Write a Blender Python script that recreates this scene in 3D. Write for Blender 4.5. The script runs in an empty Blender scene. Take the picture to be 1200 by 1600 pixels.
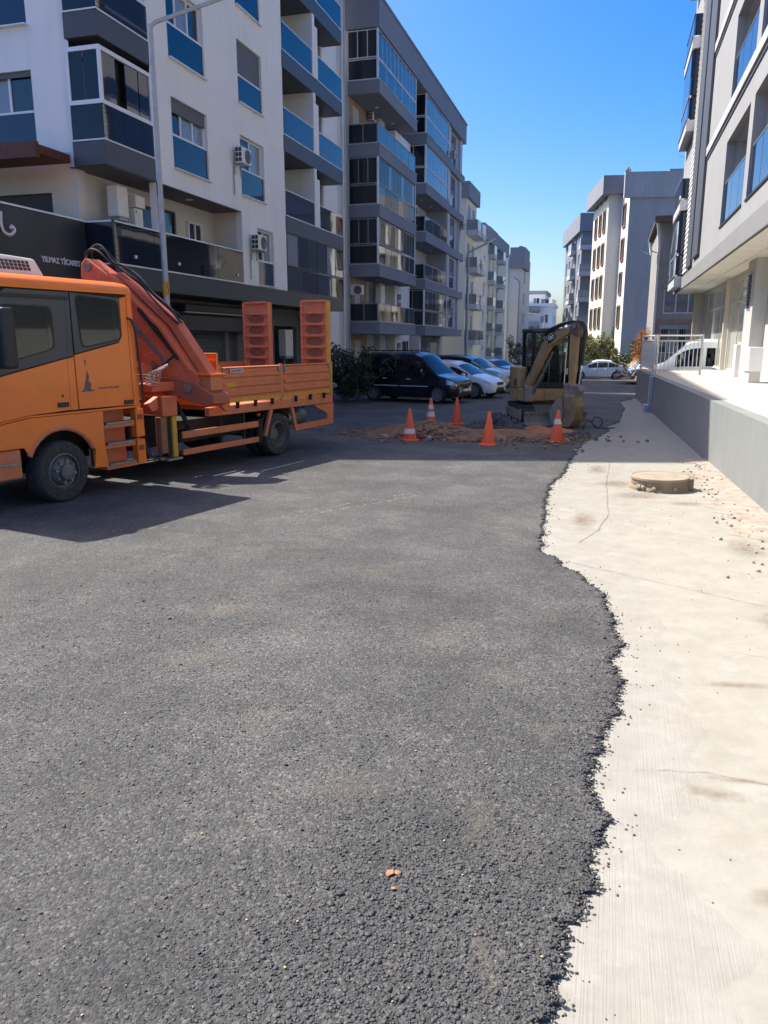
import bpy, bmesh, math, random
import numpy as np
from mathutils import Vector, Matrix
R = math.radians
random.seed(7); rng = np.random.default_rng(7)
sc = bpy.context.scene
COL = sc.collection

# ------------------------------------------------------------------ camera, sky, sun, exposure
EYE = 2.15
cam_d = bpy.data.cameras.new("camera"); cam = bpy.data.objects.new("camera", cam_d); COL.objects.link(cam)
cam.location = (0, 0, EYE); cam.rotation_euler = (R(90 - 12.544), 0, R(16.1))
cam_d.lens = 27.0; cam_d.sensor_width = 36.0; cam_d.sensor_fit = 'AUTO'
cam_d.clip_start = 0.05; cam_d.clip_end = 3000
sc.camera = cam

SUN_EL, SUN_DIR = 54.0, Vector((-0.975, 0.22))
world = bpy.data.worlds.new("World"); sc.world = world; world.use_nodes = True
wn = world.node_tree.nodes; wl = world.node_tree.links; wn.clear()
sky = wn.new('ShaderNodeTexSky'); sky.sky_type = 'NISHITA'; sky.sun_disc = False
sky.sun_elevation = R(SUN_EL); sky.sun_rotation = math.atan2(SUN_DIR.x, SUN_DIR.y)
sky.altitude = 400; sky.air_density = 0.9; sky.dust_density = 3.6; sky.ozone_density = 1.8
bg = wn.new('ShaderNodeBackground'); bg.inputs['Strength'].default_value = 0.12
wo = wn.new('ShaderNodeOutputWorld')
hs = wn.new('ShaderNodeHueSaturation'); hs.inputs['Saturation'].default_value = 1.64; hs.inputs['Hue'].default_value = 0.507; wl.new(sky.outputs[0], hs.inputs['Color']); wl.new(hs.outputs[0], bg.inputs[0]); wl.new(bg.outputs[0], wo.inputs[0])

sd = bpy.data.lights.new("sun", 'SUN'); sd.energy = 3.6; sd.angle = R(0.53); sd.color = (1.0, 0.95, 0.86)
sun = bpy.data.objects.new("sun", sd); COL.objects.link(sun)
sv = Vector((SUN_DIR.x, SUN_DIR.y, 0)).normalized() * math.cos(R(SUN_EL)) + Vector((0, 0, math.sin(R(SUN_EL))))
sun.rotation_euler = (-sv).to_track_quat('-Z', 'Y').to_euler()
sun.location = sv * 60

sc.view_settings.view_transform = 'Standard'; sc.view_settings.look = 'None'
sc.view_settings.exposure = 1.18; sc.view_settings.gamma = 1.0; sc.view_settings.use_curve_mapping = False
sc.cycles.max_bounces = 8; sc.cycles.diffuse_bounces = 6; sc.cycles.glossy_bounces = 4
sc.cycles.transmission_bounces = 4; sc.cycles.transparent_max_bounces = 8
sc.cycles.use_denoising = True; sc.cycles.caustics_reflective = False; sc.cycles.caustics_refractive = False

# ------------------------------------------------------------------ materials
MATS = {}
def nodes_of(m): return m.node_tree.nodes, m.node_tree.links
def mat(name, col, rough=0.6, metal=0.0, var=0.12, vscale=3.0, bump=0.0, bscale=40.0, dirt=0.0, dirtcol=(0.12, 0.09, 0.06),
        ior=1.5, coat=0.0, spec=None, streak=0.0):
    """Principled surface with colour variation, optional dust patches, rain streaks and fine relief."""
    if name in MATS: return MATS[name]
    m = bpy.data.materials.new(name); m.use_nodes = True; n, l = nodes_of(m); n.clear()
    out = n.new('ShaderNodeOutputMaterial'); p = n.new('ShaderNodeBsdfPrincipled'); l.new(p.outputs[0], out.inputs[0])
    p.inputs['Roughness'].default_value = rough; p.inputs['Metallic'].default_value = metal
    p.inputs['IOR'].default_value = ior
    if coat: p.inputs['Coat Weight'].default_value = coat; p.inputs['Coat Roughness'].default_value = 0.06
    if spec is not None: p.inputs['Specular IOR Level'].default_value = spec
    tc = n.new('ShaderNodeTexCoord'); cur = None
    rgb = n.new('ShaderNodeRGB'); rgb.outputs[0].default_value = (*col, 1); cur = rgb.outputs[0]
    def noise(sc_, det=5, rg=0.6, vec=None):
        t = n.new('ShaderNodeTexNoise'); t.inputs['Scale'].default_value = sc_; t.inputs['Detail'].default_value = det
        t.inputs['Roughness'].default_value = rg; l.new(vec or tc.outputs['Object'], t.inputs['Vector']); return t
    if var:
        t = noise(vscale); mr = n.new('ShaderNodeMapRange'); mr.inputs[1].default_value = .3; mr.inputs[2].default_value = .7
        mr.inputs[3].default_value = 1 - var; mr.inputs[4].default_value = 1 + var; l.new(t.outputs['Fac'], mr.inputs[0])
        mx = n.new('ShaderNodeVectorMath'); mx.operation = 'SCALE'; l.new(cur, mx.inputs[0]); l.new(mr.outputs[0], mx.inputs['Scale']); cur = mx.outputs[0]
    def dust(src, lo, hi, amt, dc):
        nonlocal cur
        mr = n.new('ShaderNodeMapRange'); mr.inputs[1].default_value = lo; mr.inputs[2].default_value = hi
        mr.inputs[3].default_value = 0; mr.inputs[4].default_value = amt; l.new(src, mr.inputs[0])
        mx = n.new('ShaderNodeMix'); mx.data_type = 'RGBA'; l.new(mr.outputs[0], mx.inputs[0]); l.new(cur, mx.inputs[6])
        mx.inputs[7].default_value = (*dc, 1); cur = mx.outputs[2]
    if dirt: dust(noise(vscale * 1.7, 8, .7).outputs['Fac'], .45, .7, dirt, dirtcol)
    if streak:
        mp = n.new('ShaderNodeMapping'); mp.inputs['Scale'].default_value = (3.2, 3.2, .22); l.new(tc.outputs['Object'], mp.inputs[0])
        dust(noise(1.6, 6, .65, mp.outputs[0]).outputs['Fac'], .5, .75, streak, dirtcol)
    l.new(cur, p.inputs['Base Color'])
    if bump:
        t = noise(bscale, 6, .65); b = n.new('ShaderNodeBump'); b.inputs['Strength'].default_value = bump; b.inputs['Distance'].default_value = 0.01
        l.new(t.outputs['Fac'], b.inputs['Height']); l.new(b.outputs[0], p.inputs['Normal'])
    MATS[name] = m; return m

def glass_mat(name, col=(0.012, 0.018, 0.03), ior=2.0, rough=0.03, wav=0.15):
    if name in MATS: return MATS[name]
    m = mat(name, col, rough, 0, .15, .7, ior=ior); n, l = nodes_of(m); p = next(x for x in n if x.type == 'BSDF_PRINCIPLED')
    tc = n.new('ShaderNodeTexCoord'); t = n.new('ShaderNodeTexNoise'); t.inputs['Scale'].default_value = .8; t.inputs['Detail'].default_value = 1
    l.new(tc.outputs['Object'], t.inputs['Vector']); b = n.new('ShaderNodeBump'); b.inputs['Strength'].default_value = wav; b.inputs['Distance'].default_value = .03
    l.new(t.outputs['Fac'], b.inputs['Height']); l.new(b.outputs[0], p.inputs['Normal']); return m

def clear_glass(name, tint=(0.75, 0.85, 0.85), mixf=0.72, ior=1.5):
    m = bpy.data.materials.new(name); m.use_nodes = True; n, l = nodes_of(m); n.clear()
    out = n.new('ShaderNodeOutputMaterial'); tr = n.new('ShaderNodeBsdfTransparent'); tr.inputs[0].default_value = (*tint, 1)
    p = n.new('ShaderNodeBsdfPrincipled'); p.inputs['Base Color'].default_value = (.02, .025, .03, 1); p.inputs['Roughness'].default_value = .03; p.inputs['IOR'].default_value = ior
    mx = n.new('ShaderNodeMixShader'); mx.inputs[0].default_value = 1 - mixf
    l.new(tr.outputs[0], mx.inputs[1]); l.new(p.outputs[0], mx.inputs[2]); l.new(mx.outputs[0], out.inputs[0]); return m

WHITE = mat('white_render', (.80, .79, .775), .85, var=.04, vscale=.5, bump=.08, bscale=60, streak=.2, dirtcol=(.45, .43, .4))
BEIGE = mat('beige_render', (.68, .58, .46), .85, var=.05, vscale=.8, bump=.08, bscale=60)
LGREY = mat('light_grey_render', (.50, .51, .53), .85, var=.05, vscale=.6, bump=.08, bscale=60, streak=.10, dirtcol=(.3, .3, .3))
MGREY = mat('mid_grey_render', (.235, .25, .275), .8, var=.06, vscale=.7, bump=.06, bscale=60, streak=.08, dirtcol=(.16, .16, .17))
BGREY = mat('blue_grey_render', (.20, .215, .25), .8, var=.06, vscale=.7, bump=.06, bscale=60)
DGREY = mat('dark_grey_cladding', (.060, .064, .075), .5, var=.08, vscale=.9)
ANTHR = mat('anthracite_board', (.022, .025, .033), .42, var=.1, vscale=.8)
TAN = mat('tan_cladding', (.36, .24, .15), .7, var=.1, vscale=2)
GLASS = glass_mat('window_glass', ior=1.7)
GLASSB = glass_mat('tinted_guard_glass', (.007, .019, .050), ior=1.6, wav=.06)
GLASSD = glass_mat('dark_guard_glass', (.014, .018, .026), ior=1.45)
SMOKE = glass_mat('smoked_glass', (.020, .023, .030), ior=1.22, rough=.06)
CURT = glass_mat('curtained_glass', (.22, .23, .25), ior=1.7)
ALU = mat('white_aluminium', (.72, .74, .77), .4, 0, .03)
ALUG = mat('grey_aluminium', (.32, .34, .37), .4, .3, .05)
DARKF = mat('dark_frame', (.03, .032, .038), .45, 0, .05)
SHUT = mat('shutter_metal', (.17, .18, .19), .5, .2, .1, dirt=.3)
BLIND = mat('grey_blind', (.12, .125, .135), .7, 0, .06)
BLACKR = mat('black_rubber', (.022, .022, .023), .75, 0, .2, 8, bump=.2, bscale=80, dirt=.35, dirtcol=(.10, .09, .08))
TYRE = mat('dusty_tyre', (.035, .034, .033), .85, 0, .2, 9, dirt=.55, dirtcol=(.12, .105, .09))
STEEL = mat('worn_steel', (.30, .29, .28), .45, .7, .2, 10, dirt=.5, dirtcol=(.13, .1, .08))
GALV = mat('galvanised_steel', (.42, .43, .44), .5, .35, .12, 6, dirt=.2, dirtcol=(.3, .29, .27))
CHROME = mat('chrome_rod', (.75, .76, .78), .18, .95, .03)
BLACKP = mat('black_plastic', (.018, .018, .02), .5, 0, .1)
ORANGE = mat('truck_orange', (.90, .195, .014), .4, 0, .06, 1.5, dirt=.14, dirtcol=(.38, .17, .08), coat=.25)
ORANGED = mat('dusty_orange', (.62, .185, .075), .6, 0, .12, 4, dirt=.5, dirtcol=(.42, .22, .13), bump=.06, bscale=30)
CRANE = mat('crane_orange', (.64, .135, .055), .5, 0, .15, 3, dirt=.6, dirtcol=(.36, .13, .08), bump=.05, bscale=30)
CHASS = mat('chassis_black', (.012, .011, .010), .8, 0, .2, 5, dirt=.5, dirtcol=(.045, .036, .028))
CABGREY = mat('cab_grey_trim', (.075, .075, .082), .55, 0, .05)
CABGLASS = glass_mat('cab_glass', (.012, .014, .014), ior=1.55, wav=.05)
YELLOW = mat('worn_yellow', (.62, .33, .03), .6, 0, .12, 6, dirt=.3, dirtcol=(.3, .2, .08))
EXY = mat('excavator_yellow', (.50, .29, .11), .62, 0, .2, 4, dirt=.85, dirtcol=(.28, .20, .14), bump=.05, bscale=30)
MUD = mat('muddy_steel', (.26, .21, .16), .85, 0, .25, 6, dirt=.6, dirtcol=(.40, .33, .25), bump=.3, bscale=25)
CONE = mat('cone_orange', (.80, .10, .035), .55, 0, .1, 6, dirt=.35, dirtcol=(.42, .16, .09))
CONEB = mat('bright_cone_orange', (.90, .13, .03), .45, 0, .08, 6, dirt=.15, dirtcol=(.5, .2, .1))
REFL = mat('worn_reflective_band', (.72, .70, .66), .5, 0, .12, 14, dirt=.4, dirtcol=(.4, .3, .24))
WPAINT = mat('white_car_paint', (.80, .81, .82), .3, 0, .02, coat=.6)
CREAM = mat('cream_plastic', (.72, .70, .64), .5, 0, .05)
RUST = mat('dark_red_timber', (.10, .035, .022), .7, 0, .2, 8)
LAMPW = mat('lamp_white', (.8, .8, .78), .5, 0, .02)
REDL = mat('red_lens', (.35, .015, .012), .25, 0, .05, coat=.5)
AMBER = mat('amber_lens', (.45, .07, .02), .3, 0, .05)
HEADL = mat('headlamp_lens', (.55, .58, .62), .12, .3, .1, coat=.8)

# ------------------------------------------------------------------ mesh builder
class MB:
    def __init__(s): s.v = []; s.f = []; s.m = []; s.sm = []
    def add(s, vs, fs, m=0, sm=False):
        o = len(s.v); s.v += [tuple(x) for x in vs]; s.f += [tuple(i + o for i in q) for q in fs]; s.m += [m] * len(fs); s.sm += [sm] * len(fs)
    def hexa(s, p, m=0):
        s.add(p, [(0, 3, 2, 1), (4, 5, 6, 7), (0, 1, 5, 4), (1, 2, 6, 5), (2, 3, 7, 6), (3, 0, 4, 7)], m)
    def box(s, x0, x1, y0, y1, z0, z1, m=0):
        s.hexa([(x0, y0, z0), (x1, y0, z0), (x1, y1, z0), (x0, y1, z0), (x0, y0, z1), (x1, y0, z1), (x1, y1, z1), (x0, y1, z1)], m)
    def quad(s, a, b, c, d, m=0): s.add([a, b, c, d], [(0, 1, 2, 3)], m)
    def prism(s, pts, ax, a0, a1, m=0):
        """polygon in the two other axes, extruded along axis ax"""
        def P(p, a):
            return {'x': (a, p[0], p[1]), 'y': (p[0], a, p[1]), 'z': (p[0], p[1], a)}[ax]
        n = len(pts); s.add([P(p, a0) for p in pts] + [P(p, a1) for p in pts],
                            [tuple(range(n - 1, -1, -1)), tuple(range(n, 2 * n))] + [(i, (i + 1) % n, n + (i + 1) % n, n + i) for i in range(n)], m)
    def cyl(s, p0, p1, r0, r1=None, n=12, m=0, caps=True):
        r1 = r0 if r1 is None else r1; p0 = Vector(p0); p1 = Vector(p1); d = (p1 - p0).normalized()
        a = d.orthogonal().normalized(); b = d.cross(a)
        vs = [p0 + (a * math.cos(t) + b * math.sin(t)) * r0 for t in [2 * math.pi * i / n for i in range(n)]]
        vs += [p1 + (a * math.cos(t) + b * math.sin(t)) * r1 for t in [2 * math.pi * i / n for i in range(n)]]
        s.add(vs, [(i, (i + 1) % n, n + (i + 1) % n, n + i) for i in range(n)], m, True)
        if caps: s.add(vs, [tuple(range(n - 1, -1, -1)), tuple(range(n, 2 * n))], m)
    def tube(s, pts, r, n=8, m=0):
        pts = [Vector(p) for p in pts]; rings = []
        a = (pts[1] - pts[0]).normalized().orthogonal().normalized()
        for i, p in enumerate(pts):
            d = (pts[min(i + 1, len(pts) - 1)] - pts[max(i - 1, 0)]).normalized()
            a = (a - d * a.dot(d)).normalized(); b = d.cross(a)
            rings.append([p + (a * math.cos(2 * math.pi * k / n) + b * math.sin(2 * math.pi * k / n)) * r for k in range(n)])
        vs = [q for g in rings for q in g]; fs = []
        for i in range(len(pts) - 1):
            fs += [(i * n + k, i * n + (k + 1) % n, (i + 1) * n + (k + 1) % n, (i + 1) * n + k) for k in range(n)]
        s.add(vs, fs, m, True); L = len(vs) - n
        s.add(vs, [tuple(range(n - 1, -1, -1)), tuple(range(L, L + n))], m)
    def lathe(s, prof, c=(0, 0, 0), ax='z', n=24, m=0, sm=True):
        vs = []
        for r, h in prof:
            for k in range(n):
                t = 2 * math.pi * k / n; a, b = r * math.cos(t), r * math.sin(t)
                q = {'z': (a, b, h), 'y': (a, h, b), 'x': (h, a, b)}[ax]; vs.append((q[0] + c[0], q[1] + c[1], q[2] + c[2]))
        fs = [(i * n + k, i * n + (k + 1) % n, (i + 1) * n + (k + 1) % n, (i + 1) * n + k) for i in range(len(prof) - 1) for k in range(n)]
        s.add(vs, fs, m, sm)
    def rock(s, c, r, sq=.7, m=0, j=.3):
        t = (1 + 5 ** .5) / 2
        V = [(-1, t, 0), (1, t, 0), (-1, -t, 0), (1, -t, 0), (0, -1, t), (0, 1, t), (0, -1, -t), (0, 1, -t), (t, 0, -1), (t, 0, 1), (-t, 0, -1), (-t, 0, 1)]
        rot = Matrix.Rotation(random.uniform(0, 6.28), 3, 'Z') @ Matrix.Rotation(random.uniform(0, 6.28), 3, 'X'); vs = []
        for q in V:
            q = rot @ (Vector(q) / 1.9 * r * random.uniform(1 - j, 1 + j)); vs.append((c[0] + q.x, c[1] + q.y, c[2] + q.z * sq))
        s.add(vs, ICO, m)
    def build(s, name, mats, parent=None, bevel=0, sharp=35, local=False, off=None, kind=None):
        me = bpy.data.meshes.new(name); vs = s.v
        if parent is not None and not local:
            o = WORLDLOC.get(parent.name, Vector((0, 0, 0))); vs = [(a - o.x, b - o.y, c - o.z) for a, b, c in vs]
        me.from_pydata(vs, [], s.f)
        if not isinstance(mats, (list, tuple)): mats = [mats]
        for q in mats: me.materials.append(q)
        if len(mats) > 1: me.polygons.foreach_set('material_index', s.m)
        if any(s.sm): me.polygons.foreach_set('use_smooth', s.sm)
        bm = bmesh.new(); bm.from_mesh(me); bmesh.ops.recalc_face_normals(bm, faces=bm.faces); bm.to_mesh(me); bm.free()
        if any(s.sm): me.set_sharp_from_angle(angle=R(sharp))
        o = bpy.data.objects.new(name, me); COL.objects.link(o)
        if parent is not None: o.parent = parent; WORLDLOC[o.name] = WORLDLOC.get(parent.name, Vector((0, 0, 0)))
        if bevel:
            b = o.modifiers.new('bevel', 'BEVEL'); b.width = bevel; b.segments = 2; b.limit_method = 'ANGLE'; b.angle_limit = R(40)
        if kind: o['kind'] = kind
        return o
ICO = [(0, 11, 5), (0, 5, 1), (0, 1, 7), (0, 7, 10), (0, 10, 11), (1, 5, 9), (5, 11, 4), (11, 10, 2), (10, 7, 6), (7, 1, 8), (3, 9, 4), (3, 4, 2), (3, 2, 6), (3, 6, 8), (3, 8, 9), (4, 9, 5), (2, 4, 11), (6, 2, 10), (8, 6, 7), (9, 8, 1)]
WORLDLOC = {}
def thing(name, label, cat, loc=(0, 0, 0), rz=0.0, group=None):
    o = bpy.data.objects.new(name, None); COL.objects.link(o); o.location = loc; o.rotation_euler = (0, 0, rz); o.empty_display_size = .3
    o['label'] = label; o['category'] = cat
    if group: o['group'] = group
    WORLDLOC[o.name] = Vector(loc); return o
def tag(o, label, cat, group=None):
    o['label'] = label; o['category'] = cat
    if group: o['group'] = group
    return o
def struct(o): o['kind'] = 'structure'; return o
def stuff(o, label=None):
    o['kind'] = 'stuff'
    if label: o['label'] = label
    return o
def copy_thing(src, label, loc, rz, scale=None):
    c = src.copy(); COL.objects.link(c); c.location = loc; c.rotation_euler = (0, 0, rz); c['label'] = label
    if scale: c.scale = (scale,) * 3
    for ch in src.children:
        d = ch.copy(); COL.objects.link(d); d.parent = c
        for g in ch.children: e = g.copy(); COL.objects.link(e); e.parent = d
    return c

# a vertical wall frame: u along the wall, z up, n outward
class Fr:
    def __init__(s, o, u, n): s.o = Vector(o); s.u = Vector((u[0], u[1])).normalized(); s.n = Vector((n[0], n[1])).normalized()
    def p(s, u, z, n=0): return (s.o.x + s.u.x * u + s.n.x * n, s.o.y + s.u.y * u + s.n.y * n, z)
def fbox(mb, F, u0, u1, z0, z1, n0, n1, m=0):
    P = F.p; mb.hexa([P(u0, z0, n0), P(u1, z0, n0), P(u1, z0, n1), P(u0, z0, n1), P(u0, z1, n0), P(u1, z1, n0), P(u1, z1, n1), P(u0, z1, n1)], m)
def wall(mb, F, u0, u1, z0, z1, ops=(), rev=.2, n=0, m=0, mrev=None):
    mrev = m if mrev is None else mrev
    us = sorted({u0, u1, *[min(max(o[i], u0), u1) for o in ops for i in (0, 1)]}); zs = sorted({z0, z1, *[min(max(o[i], z0), z1) for o in ops for i in (2, 3)]})
    for a, b in zip(us, us[1:]):
        for c, d in zip(zs, zs[1:]):
            cu, cz = (a + b) / 2, (c + d) / 2
            if any(o[0] < cu < o[1] and o[2] < cz < o[3] for o in ops): continue
            mb.quad(F.p(a, c, n), F.p(b, c, n), F.p(b, d, n), F.p(a, d, n), m)
    for o in ops:
        if rev <= 0: continue
        a, b, c, d = o[:4]; P = F.p
        mb.quad(P(a, c, n), P(b, c, n), P(b, c, n - rev), P(a, c, n - rev), mrev); mb.quad(P(a, d, n), P(b, d, n), P(b, d, n - rev), P(a, d, n - rev), mrev)
        mb.quad(P(a, c, n), P(a, d, n), P(a, d, n - rev), P(a, c, n - rev), mrev); mb.quad(P(b, c, n), P(b, d, n), P(b, d, n - rev), P(b, c, n - rev), mrev)
def box_obj(name, F, u0, u1, z0, z1, n0, n1, m, parent, **k):
    b = MB(); fbox(b, F, u0, u1, z0, z1, n0, n1); return b.build(name, m, parent, **k)
def window(parent, F, u0, u1, z0, z1, n, panes=2, fm=None, gm=None, ft=.06, guard=None, blind=0.0, transom=None, name='window'):
    """window part: frame mesh with panes (and guard glass, blind) as sub-parts. n = plane of the glass"""
    fm = fm or ALU; gm = gm or GLASS; b = MB()
    for a, c, d, e in ((u0, u1, z0, z0 + ft), (u0, u1, z1 - ft, z1), (u0, u0 + ft, z0 + ft, z1 - ft), (u1 - ft, u1, z0 + ft, z1 - ft)): fbox(b, F, a, c, d, e, n - .02, n + .05)
    w = (u1 - u0) / panes
    for i in range(1, panes): fbox(b, F, u0 + w * i - ft * .5, u0 + w * i + ft * .5, z0 + ft, z1 - ft, n - .02, n + .045)
    if transom: fbox(b, F, u0 + ft, u1 - ft, transom - ft / 2, transom + ft / 2, n - .02, n + .04)
    if guard: fbox(b, F, u0, u1, guard - .02, guard + .03, n + .07, n + .13); fbox(b, F, u0 - .03, u1 + .03, z0 - .03, z0 - .002, n, n + .25)
    wd = b.build(name, fm, parent)
    for i in range(panes):
        g = gm[i % len(gm)] if isinstance(gm, (list, tuple)) else gm
        box_obj('pane', F, u0 + w * i + ft * .3, u0 + w * (i + 1) - ft * .3, z0 + ft * .4, z1 - ft * .4, n - .012, n + .01, g, wd)
    if guard: box_obj('guard_panel', F, u0 + .01, u1 - .01, z0 + .01, guard - .022, n + .09, n + .115, GLASSB if guard > 0 else GLASSD, wd)
    if blind: box_obj('roller_blind', F, u0 + .01, u1 - .01, z1 - blind, z1 - .005, n + .055, n + .085, BLIND, wd)
    return wd
def glazing(parent, F, u0, u1, z0, z1, n, k, gm, fm=None, t=.035, top=None, name='glazing'):
    """row of k glass panes between thin rails; frame is the part, panes its sub-parts"""
    fm = fm or ALU; b = MB(); fbox(b, F, u0, u1, z0, z0 + t, n - .03, n + .03); fbox(b, F, u0, u1, z1 - t, z1, n - .03, n + .03)
    w = (u1 - u0) / k
    for i in range(k + 1):
        c = min(max(u0 + w * i, u0 + t * .4), u1 - t * .4); fbox(b, F, c - t * .4, c + t * .4, z0 + t, z1 - t, n - .02, n + .02)
    o = b.build(name, fm, parent)
    for i in range(k):
        g = gm[(i * 7 + int(z0 * 3)) % len(gm)] if isinstance(gm, (list, tuple)) else gm
        box_obj('pane', F, u0 + w * i + t * .3, u0 + w * (i + 1) - t * .3, z0 + t * .6, z1 - t * .6, n - .008, n + .008, g, o)
    return o
def ac_unit(F, u, z, n, label, w=.62, h=.46, d=.24, face=1, group='air conditioner units on the apartment fronts'):
    """outdoor unit hung on a wall: casing, fan grille, side louvres, bracket"""
    p = F.p(u, z, n); t = thing('air_conditioner', label, 'air conditioner', p, 0, group)
    b = MB(); fbox(b, F, u - w / 2, u + w / 2, z, z + h, n + .08, n + .08 + d); b.build('casing', CREAM, t, bevel=.015)
    g = MB(); c = F.p(u + w * .12, z + h / 2, n + .08 + d)
    nn = Vector((F.n.x, F.n.y, 0)); uu = Vector((F.u.x, F.u.y, 0))
    for rr in (.185, .14, .095, .05):
        pts = [Vector(c) + nn * .012 + uu * (rr * math.cos(a)) + Vector((0, 0, rr * math.sin(a))) for a in [2 * math.pi * i / 20 for i in range(21)]]
        g.tube(pts, .008, 4)
    g.build('fan_guard', ALUG, t)
    f = MB(); f.cyl(Vector(c) - nn * .01, Vector(c) + nn * .006, .2, .2, 20); f.build('fan_recess', DARKF, t)
    sgrid = MB()
    for i in range(3):
        for j in range(2):
            fbox(sgrid, F, u - w / 2 - .006, u - w / 2 + .004, z + .04 + i * .14, z + .15 + i * .14, n + .1 + j * .11, n + .19 + j * .11)
    sgrid.build('side_grille', DARKF, t)
    k = MB()
    for s_ in (-.2, .2): fbox(k, F, u + s_ - .02, u + s_ + .02, z - .04, z - .002, n - .0, n + .34); fbox(k, F, u + s_ - .02, u + s_ + .02, z - .3, z - .042, n + .0, n + .03)
    k.tube([F.p(u - .25, z + .05, n + .06), F.p(u - .3, z - .1, n + .03), F.p(u - .3, z - .9, n + .03)], .018, 6)
    k.build('bracket', ALUG, t); return t

# ------------------------------------------------------------------ ground, road, pavement
def gz(y): return 0.0 if y < 35 else (-.026 * (y - 35) if y < 72 else -.026 * 37 - .006 * (y - 72) if y < 200 else -1.73)
ys = [-60, -20, 35, 45, 55, 72, 100, 140, 200, 400, 1200]
def ground_mat():
    return mat('dry_earth', (.20, .17, .13), .95, 0, .25, .4, bump=.4, bscale=8)
b = MB()
for a, c in zip(ys, ys[1:]): b.quad((-700, a, gz(a) - .06), (700, a, gz(a) - .06), (700, c, gz(c) - .06), (-700, c, gz(c) - .06))
struct(b.build('ground', ground_mat()))

def asphalt_mat():
    m = bpy.data.materials.new('asphalt'); m.use_nodes = True; n, l = nodes_of(m); n.clear()
    out = n.new('ShaderNodeOutputMaterial'); p = n.new('ShaderNodeBsdfPrincipled'); l.new(p.outputs[0], out.inputs[0])
    tc = n.new('ShaderNodeTexCoord'); V = tc.outputs['Object']
    def tex(kind, scale, **kw):
        t = n.new(kind); t.inputs['Scale'].default_value = scale
        for k, v in kw.items(): t.inputs[k].default_value = v
        l.new(V, t.inputs['Vector']); return t
    def ramp(src, st):
        r = n.new('ShaderNodeValToRGB'); l.new(src, r.inputs[0]); e = r.color_ramp.elements
        while len(e) < len(st): e.new(.5)
        for i, (q, c) in enumerate(st): e[i].position = q; e[i].color = (*c, 1)
        return r.outputs[0]
    def mix(f, a, c, mode='MIX'):
        x = n.new('ShaderNodeMix'); x.data_type = 'RGBA'; x.blend_type = mode
        if isinstance(f, float): x.inputs[0].default_value = f
        else: l.new(f, x.inputs[0])
        for s_, q in ((6, a), (7, c)):
            if isinstance(q, tuple): x.inputs[s_].default_value = (*q, 1)
            else: l.new(q, x.inputs[s_])
        return x.outputs[2]
    vo = tex('ShaderNodeTexVoronoi', 78.0); vo2 = tex('ShaderNodeTexVoronoi', 150.0)
    n1 = tex('ShaderNodeTexNoise', .75, Detail=9, Roughness=.72); n2 = tex('ShaderNodeTexNoise', 2.3, Detail=8, Roughness=.7); n3 = tex('ShaderNodeTexNoise', 300, Detail=3)
    base = ramp(n1.outputs['Fac'], [(.32, (.052, .052, .050)), (.5, (.085, .084, .080)), (.68, (.138, .134, .125))])
    cellv = n.new('ShaderNodeSeparateColor'); l.new(vo.outputs['Color'], cellv.inputs[0])
    cell = ramp(cellv.outputs[0], [(0, (.55, .55, .56)), (.55, (.92, .92, .93)), (.9, (1.35, 1.33, 1.3)), (1, (2.1, 2.0, 1.85))])
    c = mix(1.0, base, cell, 'MULTIPLY')
    dusty = ramp(n2.outputs['Fac'], [(.52, (0, 0, 0)), (.72, (.6, .6, .6)), (.85, (1, 1, 1))])
    dsep = n.new('ShaderNodeSeparateColor'); l.new(dusty, dsep.inputs[0])
    dm = n.new('ShaderNodeMath'); dm.operation = 'MULTIPLY'; dm.inputs[1].default_value = .42; l.new(dsep.outputs[0], dm.inputs[0])
    c = mix(dm.outputs[0], c, (.21, .185, .155))
    l.new(c, p.inputs['Base Color']); p.inputs['Roughness'].default_value = .72
    mr = n.new('ShaderNodeMath'); mr.operation = 'MULTIPLY_ADD'; l.new(vo.outputs['Distance'], mr.inputs[0]); mr.inputs[1].default_value = -.9
    l.new(n3.outputs['Fac'], mr.inputs[2])
    md = n.new('ShaderNodeMath'); md.operation = 'MULTIPLY_ADD'; l.new(vo2.outputs['Distance'], md.inputs[0]); md.inputs[1].default_value = -.4; l.new(mr.outputs[0], md.inputs[2])
    bp = n.new('ShaderNodeBump'); bp.inputs['Strength'].default_value = 1.0; bp.inputs['Distance'].default_value = .007; l.new(md.outputs[0], bp.inputs['Height']); l.new(bp.outputs[0], p.inputs['Normal'])
    return m
ASPH = asphalt_mat()
# right-hand edge of the asphalt: (Y, X) along the street
EDGE = [(-3, -.6), (1.2, -.4), (2.0, -.12), (2.18, -.07), (2.55, -.01), (2.9, .06), (3.26, .10), (3.5, .05), (3.74, .03), (4.1, .10), (4.5, .16), (4.71, .2), (5.1, .14), (5.46, .19), (6.1, .13), (6.62, .06), (7.1, -.14), (7.5, -.36), (7.95, -.58),
        (8.6, -.62), (9.4, -.66), (10.5, -.73), (11.7, -.76), (13, -.62), (14.2, -.6), (15.5, -.52), (17, -.45), (18.5, -.1), (19.6, .1), (20.5, .05), (22, .35), (24, .45), (26.5, .55), (29, .45), (31, .9), (34, 2.2), (36, 6), (39, 9), (45, 10), (60, 8), (72, 8), (100, 2), (140, 0)]
def fract(t, s): return math.sin(t * 12.9 + s) * .5 + math.sin(t * 31.7 + s * 2.1) * .3 + math.sin(t * 71.3 + s * 3.3) * .2
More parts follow.
